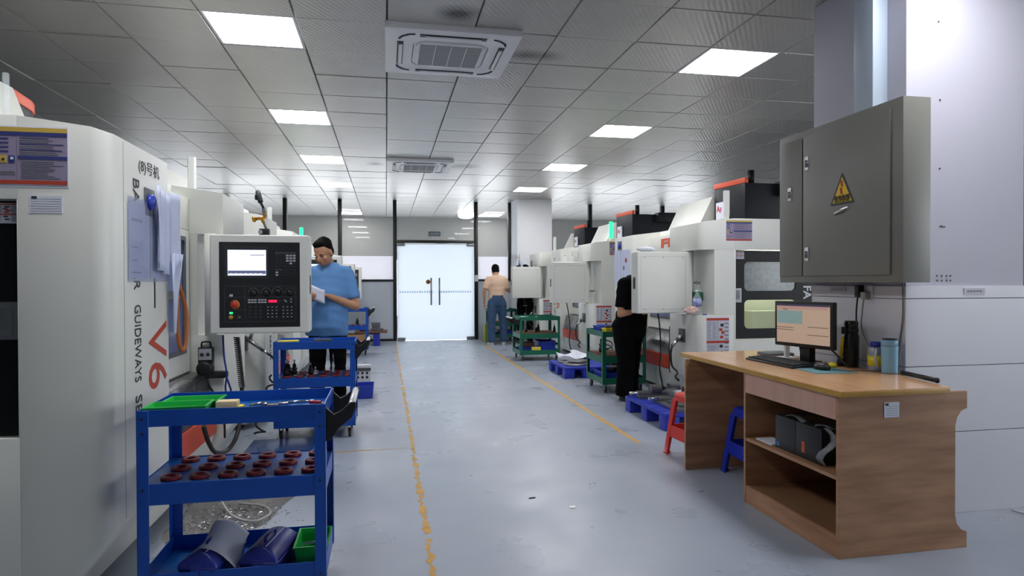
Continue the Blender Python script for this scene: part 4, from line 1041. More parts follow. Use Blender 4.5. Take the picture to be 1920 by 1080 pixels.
MB().cyl((-.022, 0, .22), (-.04, 0, .285), .016, GREYM).cyl((-.04, 0, .285), (-.052, 0, .295), .006, CHROME).build('dial_body', ds); MB().lathe([(0, -.01), (.018, -.01), (.018, .01), (0, .01)], (-.045, 0, .245), BLACK, axis='x').build('dial', ds)

# items on right machines
def bottle(label, x, y, z, h, r, body, cap=None, lab=None, labz=(.35, .6), capc=None, cat='bottle', neck=.35, name='bottle', group=None):
    t = thing(name, label, cat, (x, y, z), 0, group)
    MB().lathe([(0, .0), (r*.95, .0), (r, .006), (r, h*.62), (r*.9, h*.70), (r*neck, h*.86), (r*neck, h*.93), (0, h*.93)], (0, 0, 0), body).build('body', t)
    if capc: MB().lathe([(0, h*.93), (r*neck*1.2, h*.93), (r*neck*1.2, h), (0, h)], (0, 0, 0), capc).build('cap', t)
    if lab: MB().lathe([(r*1.01, h*labz[0]), (r*1.02, h*labz[0]), (r*1.02, h*labz[1]), (r*1.01, h*labz[1])], (0, 0, 0), lab).build('label', t)
    return t
CAPW = mat('cap_white', '#f1f1ee', .4)
bottle('clear bottle with white label and white cap in the niche of the right machine', 3.07-.02, 5.80+.11, .932, .245, .042, TRANSP, lab=mat('label_white_blue', '#c9d0ee', .5, col2='#5b6fc0', vs=40), labz=(.33, .66), capc=CAPW)
bottle('tall clear bottle with dark green label in the niche of the right machine', 3.12-.02+.015, 6.02, .932, .33, .05, TRANSP, lab=mat('label_green', '#0f5c3c', .5), labz=(.42, .68))
tag(MB().tube([(3.06, 6.0, 1.245), (3.09, 6.0, 1.26), (3.14, 6.02, 1.25), (3.12, 6.04, 1.24), (3.07, 6.02, 1.255)], .003, BLACK).build('wire_loop'), 'thin dark wire loop on top of the tall clear bottle', 'wire')
tag(MB().box(3.06, 3.10, 5.80, 5.83, .932, .942, mat('blue_cap', '#2436a8', .4)).build('blue_clip', bevel=.003), 'small blue clip on the edge of the right machine niche', 'clip')
def blob(c, s_, seed):
    random.seed(seed); q = MB(); n = 14; rings = []
    for j in range(9):
        tt = -pi/2+pi*j/8; rr = max(cos(tt), .05)
        rings.append([(c[0]+s_[0]*rr*cos(2*pi*i/n)*random.uniform(.8, 1.15), c[1]+s_[1]*rr*sin(2*pi*i/n)*random.uniform(.8, 1.15), max(c[2]+s_[2]*(1+sin(tt))*random.uniform(.85, 1.1), c[2])) for i in range(n)])
    return q, rings
q, r_ = blob((2.965, 5.87, .934), (.075, .045, .042), 3); q.loft(r_, mat('snack_bag', '#ddd3cf', .45, col2='#cf9c8c', vs=22))
q.sm = [False]*len(q.sm); tag(q.build('snack_bag'), 'crumpled pinkish plastic bag beside the bottles in the niche', 'bag')
q, r_ = blob((2.58, 6.08, 1.567), (.10, .06, .025), 5); q.loft(r_, PAPER); tag(q.build('plastic_bag'), 'white crumpled bag on top of the nearest right control pendant', 'bag')
for i, (x, lb, cc) in enumerate(((2.68, 'small white bottle, left one on the middle right pendant', REDINK), (2.80, 'small white bottle, right one on the middle right pendant', CAPW))):
    bottle(lb, x, 9.42, 1.567, .10, .022, CAPW, capc=cc)
bottle('clear pointed bottle on the farthest right pendant', 2.62, 12.72, 1.567, .20, .035, TRANSP, capc=BLACK); bottle('pale blue bottle on the farthest right pendant', 2.70, 12.74, 1.567, .16, .035, mat('pale_blue_plastic', '#bcc8e0', .3), capc=CAPW)
tag(MB().cyl((2.64, 12.70, 1.567), (2.655, 12.70, 1.83), .012, GREYM, r2=.006).cyl((2.60, 12.70, 1.567), (2.67, 12.70, 1.60), .03, BLACK).build('spray_nozzle'), 'dark upright nozzle between the bottles on the farthest right pendant', 'nozzle')
tag(MB().box(2.90, 2.93, 12.70, 12.76, 1.567, 1.70, GREYM).build('metal_block', bevel=.004), 'narrow grey block standing on the farthest right pendant', 'block')
bottle('short clear jar in the niche of the second right machine', 3.06, 9.25, .932, .20, .045, TRANSP, capc=BLACK, neck=.8, name='jar', cat='jar'); bottle('cream plastic jar in the niche of the second right machine', 3.06, 9.40, .932, .20, .06, mat('cream_plastic', '#d5d3bf', .4), neck=.9, name='jar', cat='jar')

# pallets on the right with steel vises
PA = pallet('blue pallet with steel vise parts near the red stool', 2.30, 5.02, .62, .92)
PC = pallet('blue pallet with round steel plates between the green carts', 2.28, 8.02, .62, .86)
def vise(label, x, y, z, rz, s_=1):
    t = thing('machine_vise', label, 'vise', (x, y, z), rz, 'machine vises')
    MB().box(0, .42*s_, 0, .15*s_, 0, .03*s_, GREYM).box(0, .40*s_, .025*s_, .125*s_, .03*s_, .06*s_, GREYM).build('bed', t, bevel=.003)
    MB().box(.30*s_, .40*s_, .01, .14*s_, .06*s_, .13*s_, STEEL).build('fixed_jaw', t, bevel=.004); MB().box(.12*s_, .22*s_, .01, .14*s_, .06*s_, .12*s_, STEEL).build('moving_jaw', t, bevel=.004)
    MB().cyl((-.08*s_, .075*s_, .045*s_), (.3*s_, .075*s_, .045*s_), .014*s_, CHROME).build('screw', t)
vise('grey steel vise at the far end of the pallet near the stools', 2.36, 5.72, .146, -.15); vise('second steel vise behind it on the same pallet', 2.44, 5.42, .146, .1)
t = thing('steel_plate', 'flat grey steel plate at the near end of the pallet near the stools', 'plate', (2.42, 5.06, .146)); MB().box(0, .44, 0, .36, 0, .035, STEEL).build('plate', t, bevel=.004); MB().box(.05, .40, .05, .3, .036, .055, GREYM).build('upper_plate', t, bevel=.003)
for i, (x, y, r, z) in enumerate(((2.50, 8.28, .17, .146), (2.62, 8.55, .16, .146), (2.46, 8.56, .13, .146), (2.56, 8.38, .13, .172))):
    lb = ('large round steel disc at the near side of the pallet', 'round steel disc at the rear right of the pallet', 'round steel disc at the rear left of the pallet', 'round steel disc lying on top of the others')[i]+' between the green carts'
    tag(MB().lathe([(r*.35, 0), (r, 0), (r, .018), (r*.9, .024), (r*.35, .024), (r*.35, 0)], (x, y, z), STEEL, n=28).build('steel_disc'), lb, 'disc')
for i, (x, y, s_) in enumerate(((2.36, 8.62, 1), (2.60, 8.72, -1))):
    g = [[(x+.30*a/6, y+.2*b/5, .20+.03*math.sin(a*.8*s_+b*.5)+.01*b) for a in range(7)] for b in range(6)]
    tag(MB().sheet(g, .0015, PAPER).build('paper_sheet'), 'white curled sheet on the %s of the pallet between the green carts' % ('left' if i == 0 else 'right'), 'paper')
coil('spiral_air_hose', 'black loosely coiled hose hanging beside the nearest green cart', 'hose', (2.86, 8.0, .48), (2.92, 8.2, .16), .06, 5, .009, BLACK)
for i, yy in enumerate((7.98, 11.0)):
    pass
# green cart contents
bin_('parts_bin', 'dark blue tray on top of the nearest green cart', 2.45, 7.12, .656, .38, .26, .085, BINB)
bin_('parts_bin', 'yellow tray on top of the nearest green cart', 2.44, 6.88, .656, .26, .16, .075, YEL)
toolholder('dark round tool holder on the middle shelf of the nearest green cart', 2.52, 7.25, .43, .22, .042); toolholder('brass coloured tool holder on the middle shelf of the nearest green cart', 2.72, 7.12, .43, .15, .035)
bin_('parts_bin', 'blue bin on the bottom shelf of the nearest green cart', 2.44, 6.92, .113, .40, .44, .11, BINB)
tag(MB().obox((2.66, 7.1, .245), (.12, .05, .02), DARKM, Matrix.Rotation(.4, 3, 'Z')).build('metal_part', bevel=.006), 'dark metal part lying on the blue bin of the nearest green cart', 'part')
for i in range(3):
    tag(MB().obox((2.48+.08*i, 6.93+.03*i, .75), (.03, .018, .018), GREYM, Matrix.Rotation(i, 3, 'Z')).build('metal_part', bevel=.004), ('left', 'middle', 'right')[i]+' small metal part in the yellow tray of the nearest green cart', 'part')
for i, (x, y, h_) in enumerate(((2.24, 10.2, .07), (2.40, 10.15, .10), (2.47, 10.3, .15), (2.69, 10.1, .13))):
    toolholder('%s small tool holder on the middle shelf of the middle green cart' % ('leftmost', 'second', 'third', 'rightmost')[i], x, y, .45, h_, .025)
bin_('parts_bin', 'dark blue bin at the right of the bottom shelf of the middle green cart', 2.42, 10.06, .113, .28, .38, .19, BINB)
bin_('parts_bin', 'blue bin at the left of the bottom shelf of the middle green cart', 2.13, 10.06, .113, .26, .28, .10, BINB)
tag(MB().box(2.16, 2.36, 10.1, 10.3, .215, .28, mat('brown_block', '#6d4a42', .6)).build('wooden_block', bevel=.006), 'reddish brown block on the blue bin of the middle green cart', 'block')
tag(MB().obox((2.36, 9.99, .17), (.075, .02, .05), YEL, Matrix.Rotation(-.3, 3, 'X')).build('yellow_box', bevel=.004), 'yellow box at the front of the bottom shelf of the middle green cart', 'box')
tag(MB().box(2.13, 2.24, 9.95, 10.04, .113, .145, YEL).build('yellow_box', bevel=.004), 'flat yellow box at the left of the bottom shelf of the middle green cart', 'box')
tag(MB().sheet([[(2.46+.24*a/5, 9.96+.16*b/4, .125+.02*math.sin(a+b)) for a in range(6)] for b in range(5)], .0015, PAPER).build('paper_sheet'), 'white papers on the bottom shelf of the middle green cart', 'paper')
tag(MB().sheet([[(2.14+.3*a/5, 10.0+.3*b/4, .690+.006*math.sin(a*1.3)) for a in range(6)] for b in range(5)], .0015, PAPER).build('paper_sheet'), 'white paper on top of the middle green cart', 'paper')
tag(MB().sphere((2.30, 13.4, .68), .05, DARKM, sc=(1.6, 1, .5)).build('metal_part'), 'dark metal part on top of the farthest green cart', 'part'); tag(MB().sphere((2.50, 13.45, .68), .05, mat('white_cloth', '#dcdcde', .8), sc=(1.5, 1, .7)).build('rag'), 'white rag on top of the farthest green cart', 'rag')
bin_('parts_bin', 'blue bin on the bottom shelf of the farthest green cart', 2.36, 13.28, .113, .28, .34, .12, BINB)
tag(MB().box(2.03, 2.11, 13.25, 13.6, 0, .36, mat('olive_box', '#7d8a2c', .6)).build('box', bevel=.006), 'olive green box on the floor left of the farthest green cart', 'box')

# ------------------------------------------------------------------ DESK
dk = thing('computer_desk', 'wooden laminate computer desk with open shelves in front of the pillar', 'desk', (2.005, 2.545, 0), 0)
sp = [(0, 0), (.69, 0), (.69, .075), (.66, .085), (.635, .115), (.625, .16), (.625, .58), (.635, .62), (.66, .65), (.69, .66), (.69, .742), (0, .742)]
MB().prism(sp, 0, .018, 'y', WOODSIDE).build('side_panel', dk, bevel=.0015, seg=1)
MB().box(.0, .64, .765, .783, 0, .742, WOODSIDE).build('divider_panel', dk, bevel=.0015, seg=1)
MB().box(-.04, .64, 1.425, 1.443, 0, .742, WOODSIDE).build('side_panel', dk, bevel=.0015, seg=1)
MB().box(.0, .016, .018, .765, .63, .742, WOODPINK).build('drawer_front', dk, bevel=.0015, seg=1)
MB().box(.002, .018, .018, .765, 0, .10, WOODSIDE).build('kick_board', dk, bevel=.001, seg=1)
MB().box(.019, .60, .018, .765, .085, .10, WOODIN).build('bottom_board', dk)
MB().box(.004, .60, .018, .765, .355, .373, WOODSIDE).build('shelf', dk, bevel=.001, seg=1)
MB().box(.60, .615, .018, .765, 0, .742, WOODIN).build('back_panel', dk)
top = MB().prism([(-.02, -.04), (.56, -.035), (.655, .40), (.655, 1.60), (.0, 1.60)], .7425, .768, 'z', EDGE).build('top_edge', dk, bevel=.002)
MB().prism([(-.017, -.037), (.557, -.032), (.652, .40), (.652, 1.597), (.003, 1.597)], .7681, .7695, 'z', WOODTOP).build('desktop', dk)
m = MB().box(.235, .315, -.0025, -.0005, .635, .705, PAPER)
for i in range(5): m.box(.245, .305, -.003, -.0025, .645+.01*i, .6465+.01*i, INK)
m.box(.24, .258, -.003, -.0025, .69, .70, INKD); m.build('paper_label', dk)
ZD = .7696
# monitor
mo = thing('computer_monitor', 'black computer monitor with a tan screen on the wooden desk', 'monitor', (2.44, 3.39, ZD), radians(-76))
# local: screen faces -y, width x
def put_monitor(t):
    MB().box(-.205, .205, -.018, .018, .10, .372, BLACK).build('housing', t, bevel=.005)
    SC = mat('monitor_screen', '#b8a08c', .25, emit='#b9a08b', es=.42)
    s_ = MB().box(-.188, .188, -.0195, -.0185, .122, .356, SC).build('screen', t)
    m = MB(); D = -.0205
    def sb(a, b, c, d, mm_): m.box(-.188+.376*a, -.188+.376*b, D, D+.0008, .356-.234*d, .356-.234*c, mm_)
    sb(0, 1, 0, .05, mat('scr_navy', '#3c3850', .3, emit='#3c3850', es=.4)); sb(0, .96, .055, .13, mat('scr_pink', '#b08d84', .3, emit='#b08d84', es=.42))
    sb(.02, .5, .17, .5, mat('scr_teal', '#7f9a98', .3, emit='#7f9a98', es=.4)); sb(.12, .22, .125, .145, mat('scr_dark', '#4a4642', .3))
    for a, b, c in ((.0, .33, .60), (.0, .33, .66), (.6, .97, .56), (.6, .97, .76)): sb(a, b, c, c+.012, mat('scr_dark', '#4a4642', .3))
    m.build('screen_content', s_)
    MB().box(-.03, .03, .018, .05, .03, .22, BLACK).build('neck', t, bevel=.006)
    MB().prism(rrect(-.10, .10, -.045, .09, .03), 0, .012, 'z', BLACK).box(-.035, .035, .0, .05, .012, .10, BLACK).build('stand', t, bevel=.003)
put_monitor(mo)
tag(MB().tube([(2.47, 3.48, .90), (2.51, 3.52, .82), (2.53, 3.48, .785), (2.58, 3.42, .776)], .005, BLACK).build('monitor_cable'), 'black cable looping behind the left of the monitor stand', 'cord')
tag(MB().tube([(2.51, 3.32, .90), (2.54, 3.26, .85), (2.55, 3.20, .80), (2.57, 3.18, .776)], .005, BLACK).build('monitor_cable'), 'black cable looping behind the right of the monitor stand', 'cord')
kb = thing('keyboard', 'black keyboard lying in front of the monitor', 'keyboard', (2.235, 3.215, ZD), radians(1))
MB().prism([(0, 0), (.155, 0), (.155, .022), (0, .012)], 0, .46, 'y', BLACK).build('case', kb, bevel=.002, seg=1)
m = MB()
for r in range(5):
    for c in range(20):
        if r == 0 and 7 <= c <= 12: continue
        x = .014+r*.027; y = .012+c*.022; z = .0135+.01*(x/.155)
        m.box(x, x+.022, y, y+.018, z, z+.007, PANELD)
m.box(.014, .036, .166, .296, .0145, .0215, PANELD)
m.build('key', kb, kind='stuff')
tag(MB().prism([(2.24, 3.02), (2.27, 3.30), (2.50, 3.27), (2.47, 2.99)], ZD, ZD+.003, 'z', mat('mouse_pad', '#5f8a92', .8)).build('mouse_pad'), 'teal mouse pad in front of the monitor', 'mouse pad')
ms = thing('computer_mouse', 'black computer mouse on the teal pad', 'mouse', (2.37, 3.14, ZD+.003), .2)
MB().sphere((0, 0, .012), .03, BLACK, n=16, sc=(1.0, 1.75, .85)).build('body', ms); MB().cyl((-.003, -.03, .034), (.003, -.03, .034), .008, GREYM).build('scroll_wheel', ms)
for o in ms.children:
    for v in o.data.vertices: v.co.z = max(v.co.z, .0)
tag(MB().tube([(2.39, 3.08, .782), (2.46, 3.03, .776), (2.50, 3.05, .776), (2.56, 3.02, .776)], .002, BLACK).build('mouse_cable'), 'thin black mouse cable on the desk', 'cord')
tag(MB().sphere((2.485, 3.21, .785), .02, YEL, sc=(1.2, 1.5, .9)).build('rubber_eraser'), 'small yellow rubber lump behind the mouse', 'eraser')
t = thing('desk_brush', 'yellow handled brush standing behind the monitor', 'brush', (2.58, 3.27, ZD)); MB().cyl((0, 0, .0), (-.0, -.01, .045), .018, BLACK).build('bristles', t); MB().cyl((0, -.01, .045), (-.01, -.04, .17), .008, YEL).build('handle', t)
t = thing('phone_stand', 'small white stand behind the keyboard', 'stand', (2.50, 3.66, ZD)); MB().box(-.06, .06, -.05, .05, 0, .012, FRAMEW).build('base', t, bevel=.003); MB().box(-.015, .015, -.02, .0, .012, .12, FRAMEW).build('post', t, bevel=.003)
tag(MB().prism(rrect(2.46, 2.64, 3.76, 3.93, .02), ZD, ZD+.02, 'z', GREYM).build('grey_case', bevel=.004), 'flat grey case at the back of the desk beyond the stand', 'case')
# flasks
t = thing('thermos_flask', 'tall black thermos flask at the back of the desk', 'flask', (2.628, 3.235, ZD))
MB().lathe([(0, 0), (.040, 0), (.043, .01), (.043, .175), (.036, .19), (.036, .235), (.038, .24), (.038, .262), (.03, .265), (0, .265)], (0, 0, 0), mat('flask_black', '#101113', .3), n=26).build('body', t)
MB().lathe([(.0365, .20), (.039, .20), (.039, .225), (.0365, .225)], (0, 0, 0), BLACK).box(-.055, -.035, -.01, .01, .19, .23, BLACK).build('lid_clip', t)
text('Q:-|-2', .03, GREYM, t, (-.0435, .0, .035), (0, 0, 1), (0, 1, 0), 'printed_mark', length=.10, depth=.0012)
t = thing('plastic_bottle', 'grey plastic cup bottle with blue lid and yellow label', 'bottle', (2.635, 3.055, ZD))
MB().lathe([(0, 0), (.034, 0), (.037, .01), (.037, .125), (.030, .132), (0, .132)], (0, 0, 0), mat('smoky_plastic', '#9496a4', .25), n=24).build('body', t)
MB().lathe([(0, .132), (.026, .132), (.026, .16), (0, .162)], (0, 0, 0), mat('lid_blue', '#2d36a0', .35)).build('lid', t); MB().lathe([(.0372, .03), (.0385, .03), (.0385, .085), (.0372, .085)], (0, 0, 0), YEL).build('label', t)
t = thing('tumbler', 'light blue tumbler with a strap at the right end of the desk', 'tumbler', (2.635, 2.955, ZD))
LBL = mat('light_blue_tumbler', '#86b9d6', .35)
MB().lathe([(0, 0), (.036, 0), (.039, .01), (.041, .145), (.041, .147)], (0, 0, 0), LBL, n=24).lathe([(0, .148), (.0405, .148), (.0405, .175), (.036, .180), (0, .180)], (0, 0, 0), LBL, n=24).build('body', t)
MB().lathe([(.02, .18), (.036, .18), (.036, .186), (.02, .186)], (0, 0, 0), BLACK).build('rim', t)
MB().sheet([[(-.05, .025, .13), (-.05, .04, .13)], [(-.055, .03, .08), (-.055, .045, .07)], [(-.05, .025, .03), (-.05, .035, .025)]], .004, mat('strap_grey', '#b5b6ba', .7)).build('strap', t)
t = thing('umbrella', 'black rolled rod lying along the back edge of the desk', 'umbrella', (2.60, 2.62, ZD))
MB().cyl((0, 0, .014), (.045, .26, .014), .012, BLACK).build('shaft', t); MB().sphere((-.0, -.0, .014), .014, BLACK).build('grip', t)
for o in t.children: pass
# under-desk items
pc = thing('desktop_computer', 'black computer case lying on the shelf inside the desk', 'computer', (2.05, 2.72, .3735))
MB().box(.012, .38, 0, .37, 0, .175, BLACK).build('case', pc, bevel=.004)
MB().box(0, .012, .20, .37, 0, .175, mat('front_grey', '#232528', .4)).build('front_panel', pc, bevel=.003); MB().box(0, .012, 0, .198, 0, .175, BLACK).build('front_panel', pc, bevel=.003)
MB().box(-.001, 0, .335, .36, .012, .035, mat('sticker_blue', '#3f78b8', .5)).build('sticker', pc); MB().box(-.001, 0, .125, .15, .03, .085, mat('sticker_orange2', '#b2542c', .5)).build('sticker', pc)
g = [[(2.06+.2*b/4, 3.02-.34*a/8, .552+.018*math.sin(a*1.1+b)*math.cos(b)+.01*(b > 1)) for a in range(9)] for b in range(5)]
tag(MB().sheet(g, .002, mat('plastic_sheet', '#8e9295', .2, alpha=.5)).build('plastic_sheet'), 'crumpled clear plastic sheet on top of the black computer case', 'plastic')
g = [[(2.055+.02*math.sin(b), 2.715-.05*a/3-.03*math.sin(b*.9), .56-.18*b/6) for a in range(4)] for b in range(7)]
tag(MB().sheet(g, .002, mat('plastic_sheet', '#8e9295', .2, alpha=.5)).build('plastic_bag'), 'plastic bag hanging down at the near end of the computer case', 'bag')
tag(MB().box(2.04, 2.14, 3.11, 3.26, .374, .382, PAPER).build('papers', bevel=.001, seg=1), 'white papers beside the computer case on the desk shelf', 'papers')
tag(MB().sphere((2.28, 3.2, .425), .05, BLACK, sc=(1, 1.2, .98)).build('speaker'), 'small dark round object behind the papers on the desk shelf', 'speaker')

# stools
def stool(label, x, y, m_, rz=0, h=.455):
    t = thing('plastic_stool', label, 'stool', (x, y, 0), rz, 'plastic stools')
    s0, s1 = .125, .175
    MB().loft([[(a, b, z) for a, b in rrect(-i, i, -i, i, .03, 3)] for z, i in ((h-.055, s0+.012), (h-.012, s0+.004), (h, s0-.006))], m_).build('seat', t, bevel=.002)
    def at(z): return s1+(s0-s1)*(z/h)
    for sx in (-1, 1):
        for sy in (-1, 1):
            rings = []
            for z in (0, .012, .013, .2, h-.05):
                i = at(z)+.006; w = .052 if z <= .012 else .042+.01*(z/h)
                q = [(i, i), (i-w, i), (i-w, i-.012), (i-.012, i-.012), (i-.012, i-w), (i, i-w)]
                if z <= .012: q = [(i+.004, i+.004), (i-w, i+.004), (i-w, i-.012), (i-.012, i-.012), (i-.012, i-w), (i+.004, i-w)]
                rings.append([(sx*a, sy*b, z) for a, b in q])
            MB().loft(rings, m_, smooth=False).build('leg', t, bevel=.002, seg=1)
    for k in range(4):
        M = Matrix.Rotation(k*pi/2, 4, 'Z'); i = at(.15)+.004; j = at(.21)+.004; q = MB()
        v = [(-i+.03, -i, .13), (i-.03, -i, .13), (j-.03, -j, .215), (-j+.03, -j, .215)]
        v2 = [(a, b+.010, c) for a, b, c in v]
        q.add([M @ Vector(p) for p in v+v2], [(0,1,2,3), (7,6,5,4), (0,4,5,1), (1,5,6,2), (2,6,7,3), (3,7,4,0)], m_); q.build('rail', t, bevel=.002, seg=1)
    return t
stool('red plastic stool at the far end of the desk', 2.20, 4.24, mat('stool_red', '#cf2b22', .35), .08)
stool('blue plastic stool in the kneehole of the desk', 2.36, 3.72, mat('stool_blue', '#1c35b4', .35), -.05, .44)

# ------------------------------------------------------------------ PEOPLE
def sculpt(mb, name, parent, m_, voxel=.008, smooth=6, label=None, disp=None):
    o = mb.build(name)
    md = o.modifiers.new('r', 'REMESH'); md.mode = 'VOXEL'; md.voxel_size = voxel; md.use_smooth_shade = True
    sm = o.modifiers.new('s', 'SMOOTH'); sm.factor = .5; sm.iterations = smooth
    bpy.context.view_layer.update()
    dg = bpy.context.evaluated_depsgraph_get(); me = bpy.data.meshes.new_from_object(o.evaluated_get(dg))
    bpy.data.objects.remove(o)
    me.materials.clear(); me.materials.append(m_)
    if disp:
        for v in me.vertices:
            v.co += v.normal*disp(v.co)
    me.polygons.foreach_set('use_smooth', [True]*len(me.polygons))
    me.polygons.foreach_set('material_index', [0]*len(me.polygons))
    q = bpy.data.objects.new(name, me); COL.objects.link(q); q.parent = parent
    if label: q['label'] = label
    return q
def ell(mb, c, r, m_, rot=None, n=18):
    k = n//2; rings = []
    for j in range(k+1):
        t = -pi/2+pi*j/k; rr = max(cos(t), .02); R = []
        for i in range(n):
            v = Vector((r[0]*rr*cos(2*pi*i/n), r[1]*rr*sin(2*pi*i/n), r[2]*sin(t)))
            if rot: v = rot @ v
            R.append(v+Vector(c))
        rings.append(R)
    mb.loft(rings, m_); return mb
def limb(mb, pts, m_, flat_end=False, n=16):      # pts: [(pos, r)...] tapered with round joints
    for i in range(len(pts)-1):
        (p, r0), (q, r1) = pts[i], pts[i+1]
        mb.cyl(p, q, r0, m_, r2=r1, n=n)
        if i > 0: mb.sphere(p, r0*1.0, m_, n=n)
    mb.sphere(pts[0][0], pts[0][1]*.98, m_, n=n)
    if not flat_end: mb.sphere(pts[-1][0], pts[-1][1]*.98, m_, n=n)
def eloft(mb, levels, m_, n=26):        # levels: (z, cx, cy, rx, ry)
    rings = [[(cx+rx*cos(2*pi*i/n), cy+ry*sin(2*pi*i/n), z) for i in range(n)] for z, cx, cy, rx, ry in levels]
    mb.loft(rings, m_)
def hand(mb, wrist, d, pn, m_, curl=.5, side=1, s=1.0):
    """wrist point, hand direction d, palm normal pn, fingers curl towards pn"""
    w = Vector(wrist); d = Vector(d).normalized(); pn = Vector(pn); pn = (pn-d*pn.dot(d)).normalized(); l = d.cross(pn)*side
    R = Matrix((l, pn, d)).transposed()
    ell(mb, w+d*.045*s, (.040*s, .016*s, .055*s), m_, R, 14)
    for i, (off, ln) in enumerate(((-.030, .062), (-.010, .074), (.010, .078), (.029, .070))):
        p = w+d*(.082-abs(i-1.7)*.003)*s+l*off*s; a = 0; r = .0092*s; P = [(w+d*.05*s+l*off*.8*s, r)]; P.append((p, r)); dd = d
        for k in range(3):
            a += curl*(.5+.35*k); dd = (d*cos(a)+pn*sin(a)); p = p+dd*ln*s*(.42, .33, .25)[k]; r *= .93; P.append((p, r))
        limb(mb, P, m_, n=10)
    b = w+d*.02*s-l*(-.028)*s*1; P = [(b, .012*s)]; td = (d*.65+l*.65+pn*.35).normalized(); P.append((b+td*.04*s, .0115*s)); td2 = (d*.8+l*.1+pn*.55).normalized(); P.append((b+td*.04*s+td2*.032*s, .010*s))
    limb(mb, P, m_, n=10)
def head(mb, c, R, m_, s=1.0):
    """c: head centre; local -y is the face direction, z up"""
    def P(x, y, z): return Vector(c)+R @ Vector((x*s, y*s, z*s))
    ell(mb, P(0, .012, .03), (.076*s, .092*s, .088*s), m_, R, 22)
    ell(mb, P(0, -.020, -.035), (.062*s, .068*s, .075*s), m_, R, 20)
    ell(mb, P(0, -.045, -.082), (.034*s, .034*s, .026*s), m_, R, 14)
    ell(mb, P(0, -.066, .012), (.052*s, .022*s, .012*s), m_, R, 14)          # brow
    for sx in (-1, 1):
        ell(mb, P(.038*sx, -.062, -.030), (.022*s, .020*s, .020*s), m_, R, 12)   # cheeks
        ell(mb, P(.077*sx, .008, -.012), (.009*s, .018*s, .031*s), m_, R, 12)    # ears
    mb.cyl(P(0, -.080, .008), P(0, -.104, -.030), .009*s, m_, r2=.015*s, n=12); ell(mb, P(0, -.100, -.033), (.018*s, .014*s, .011*s), m_, R, 12)
    ell(mb, P(0, -.086, -.058), (.024*s, .009*s, .006*s), m_, R, 12); ell(mb, P(0, -.084, -.068), (.020*s, .010*s, .007*s), m_, R, 12)
def face_bits(t, c, R, s=1.0, lid=.4):
    def P(x, y, z): return Vector(c)+R @ Vector((x*s, y*s, z*s))
    m = MB()
    for sx in (-1, 1): ell(m, P(.030*sx, -.0815, -.004), (.014*s, .006*s, .0042*s), EYE, R, 10)
    m.build('eyes', t)
    m = MB()
    for sx in (-1, 1): ell(m, P(.031*sx, -.0875, .017), (.020*s, .004*s, .0035*s), HAIR, R, 10)
    m.build('eyebrows', t)
    m = MB(); ell(m, P(0, -.0935, -.062), (.021*s, .004*s, .004*s), mat('lips', '#8f5548', .5), R, 10); m.build('lips', t)
def hair(t, c, R, s=1.0, back=0.):
    def P(x, y, z): return Vector(c)+R @ Vector((x*s, y*s, z*s))
    m = MB(); ell(m, P(0, .028, .052), (.082*s, .090*s, .082*s), HAIR, R, 22); ell(m, P(0, .046, .002-back), (.078*s, .064*s, .072*s), HAIR, R, 18)
    ell(m, P(0, -.028, .098), (.058*s, .048*s, .030*s), HAIR, R, 16)
    random.seed(4)
    for i in range(26):
        a = random.uniform(0, 2*pi); b = random.uniform(.2, 1.3); ell(m, P(.072*cos(a)*cos(b), .030+.080*abs(sin(a))*cos(b), .058+.074*sin(b)), (.016*s, .016*s, .016*s), HAIR, R, 8)
    sculpt(m, 'hair', t, HAIR, .009, 1)
def shoe(t, x, y, ang, m_, sole=None):
    R = Matrix.Rotation(ang, 3, 'Z')
    def P(a, b, c): v = R @ Vector((a, b, c)); return (x+v.x, y+v.y, v.z)
    m = MB(); rings = []
    for z, w, f, b in ((.0, .044, -.185, .075), (.018, .047, -.19, .08), (.04, .045, -.18, .078), (.062, .038, -.13, .072), (.085, .036, -.05, .066), (.105, .037, -.035, .064)):
        R_ = []
        for i in range(20):
            a = 2*pi*i/20; yy = (f+b)/2+(b-f)/2*sin(a); xx = w*cos(a)*(1 if yy > -.05 else .95)
            R_.append(P(xx, yy, z))
        rings.append(R_)
    m.loft(rings, m_); sh = m.build('shoe', t)
    m = MB(); m.loft([[P(.047*cos(2*pi*i/20), -.055+.137*sin(2*pi*i/20), z) for i in range(20)] for z in (0, .014)], sole or m_); m.build('sole', sh)

def wrinkle(seed, amp=.004):
    def f(co):
        return amp*(sin(co.z*38+co.x*22+seed)*sin(co.x*17-co.z*9+seed*2)+.6*sin(co.z*71+co.y*40+seed*3))*.6
    return f
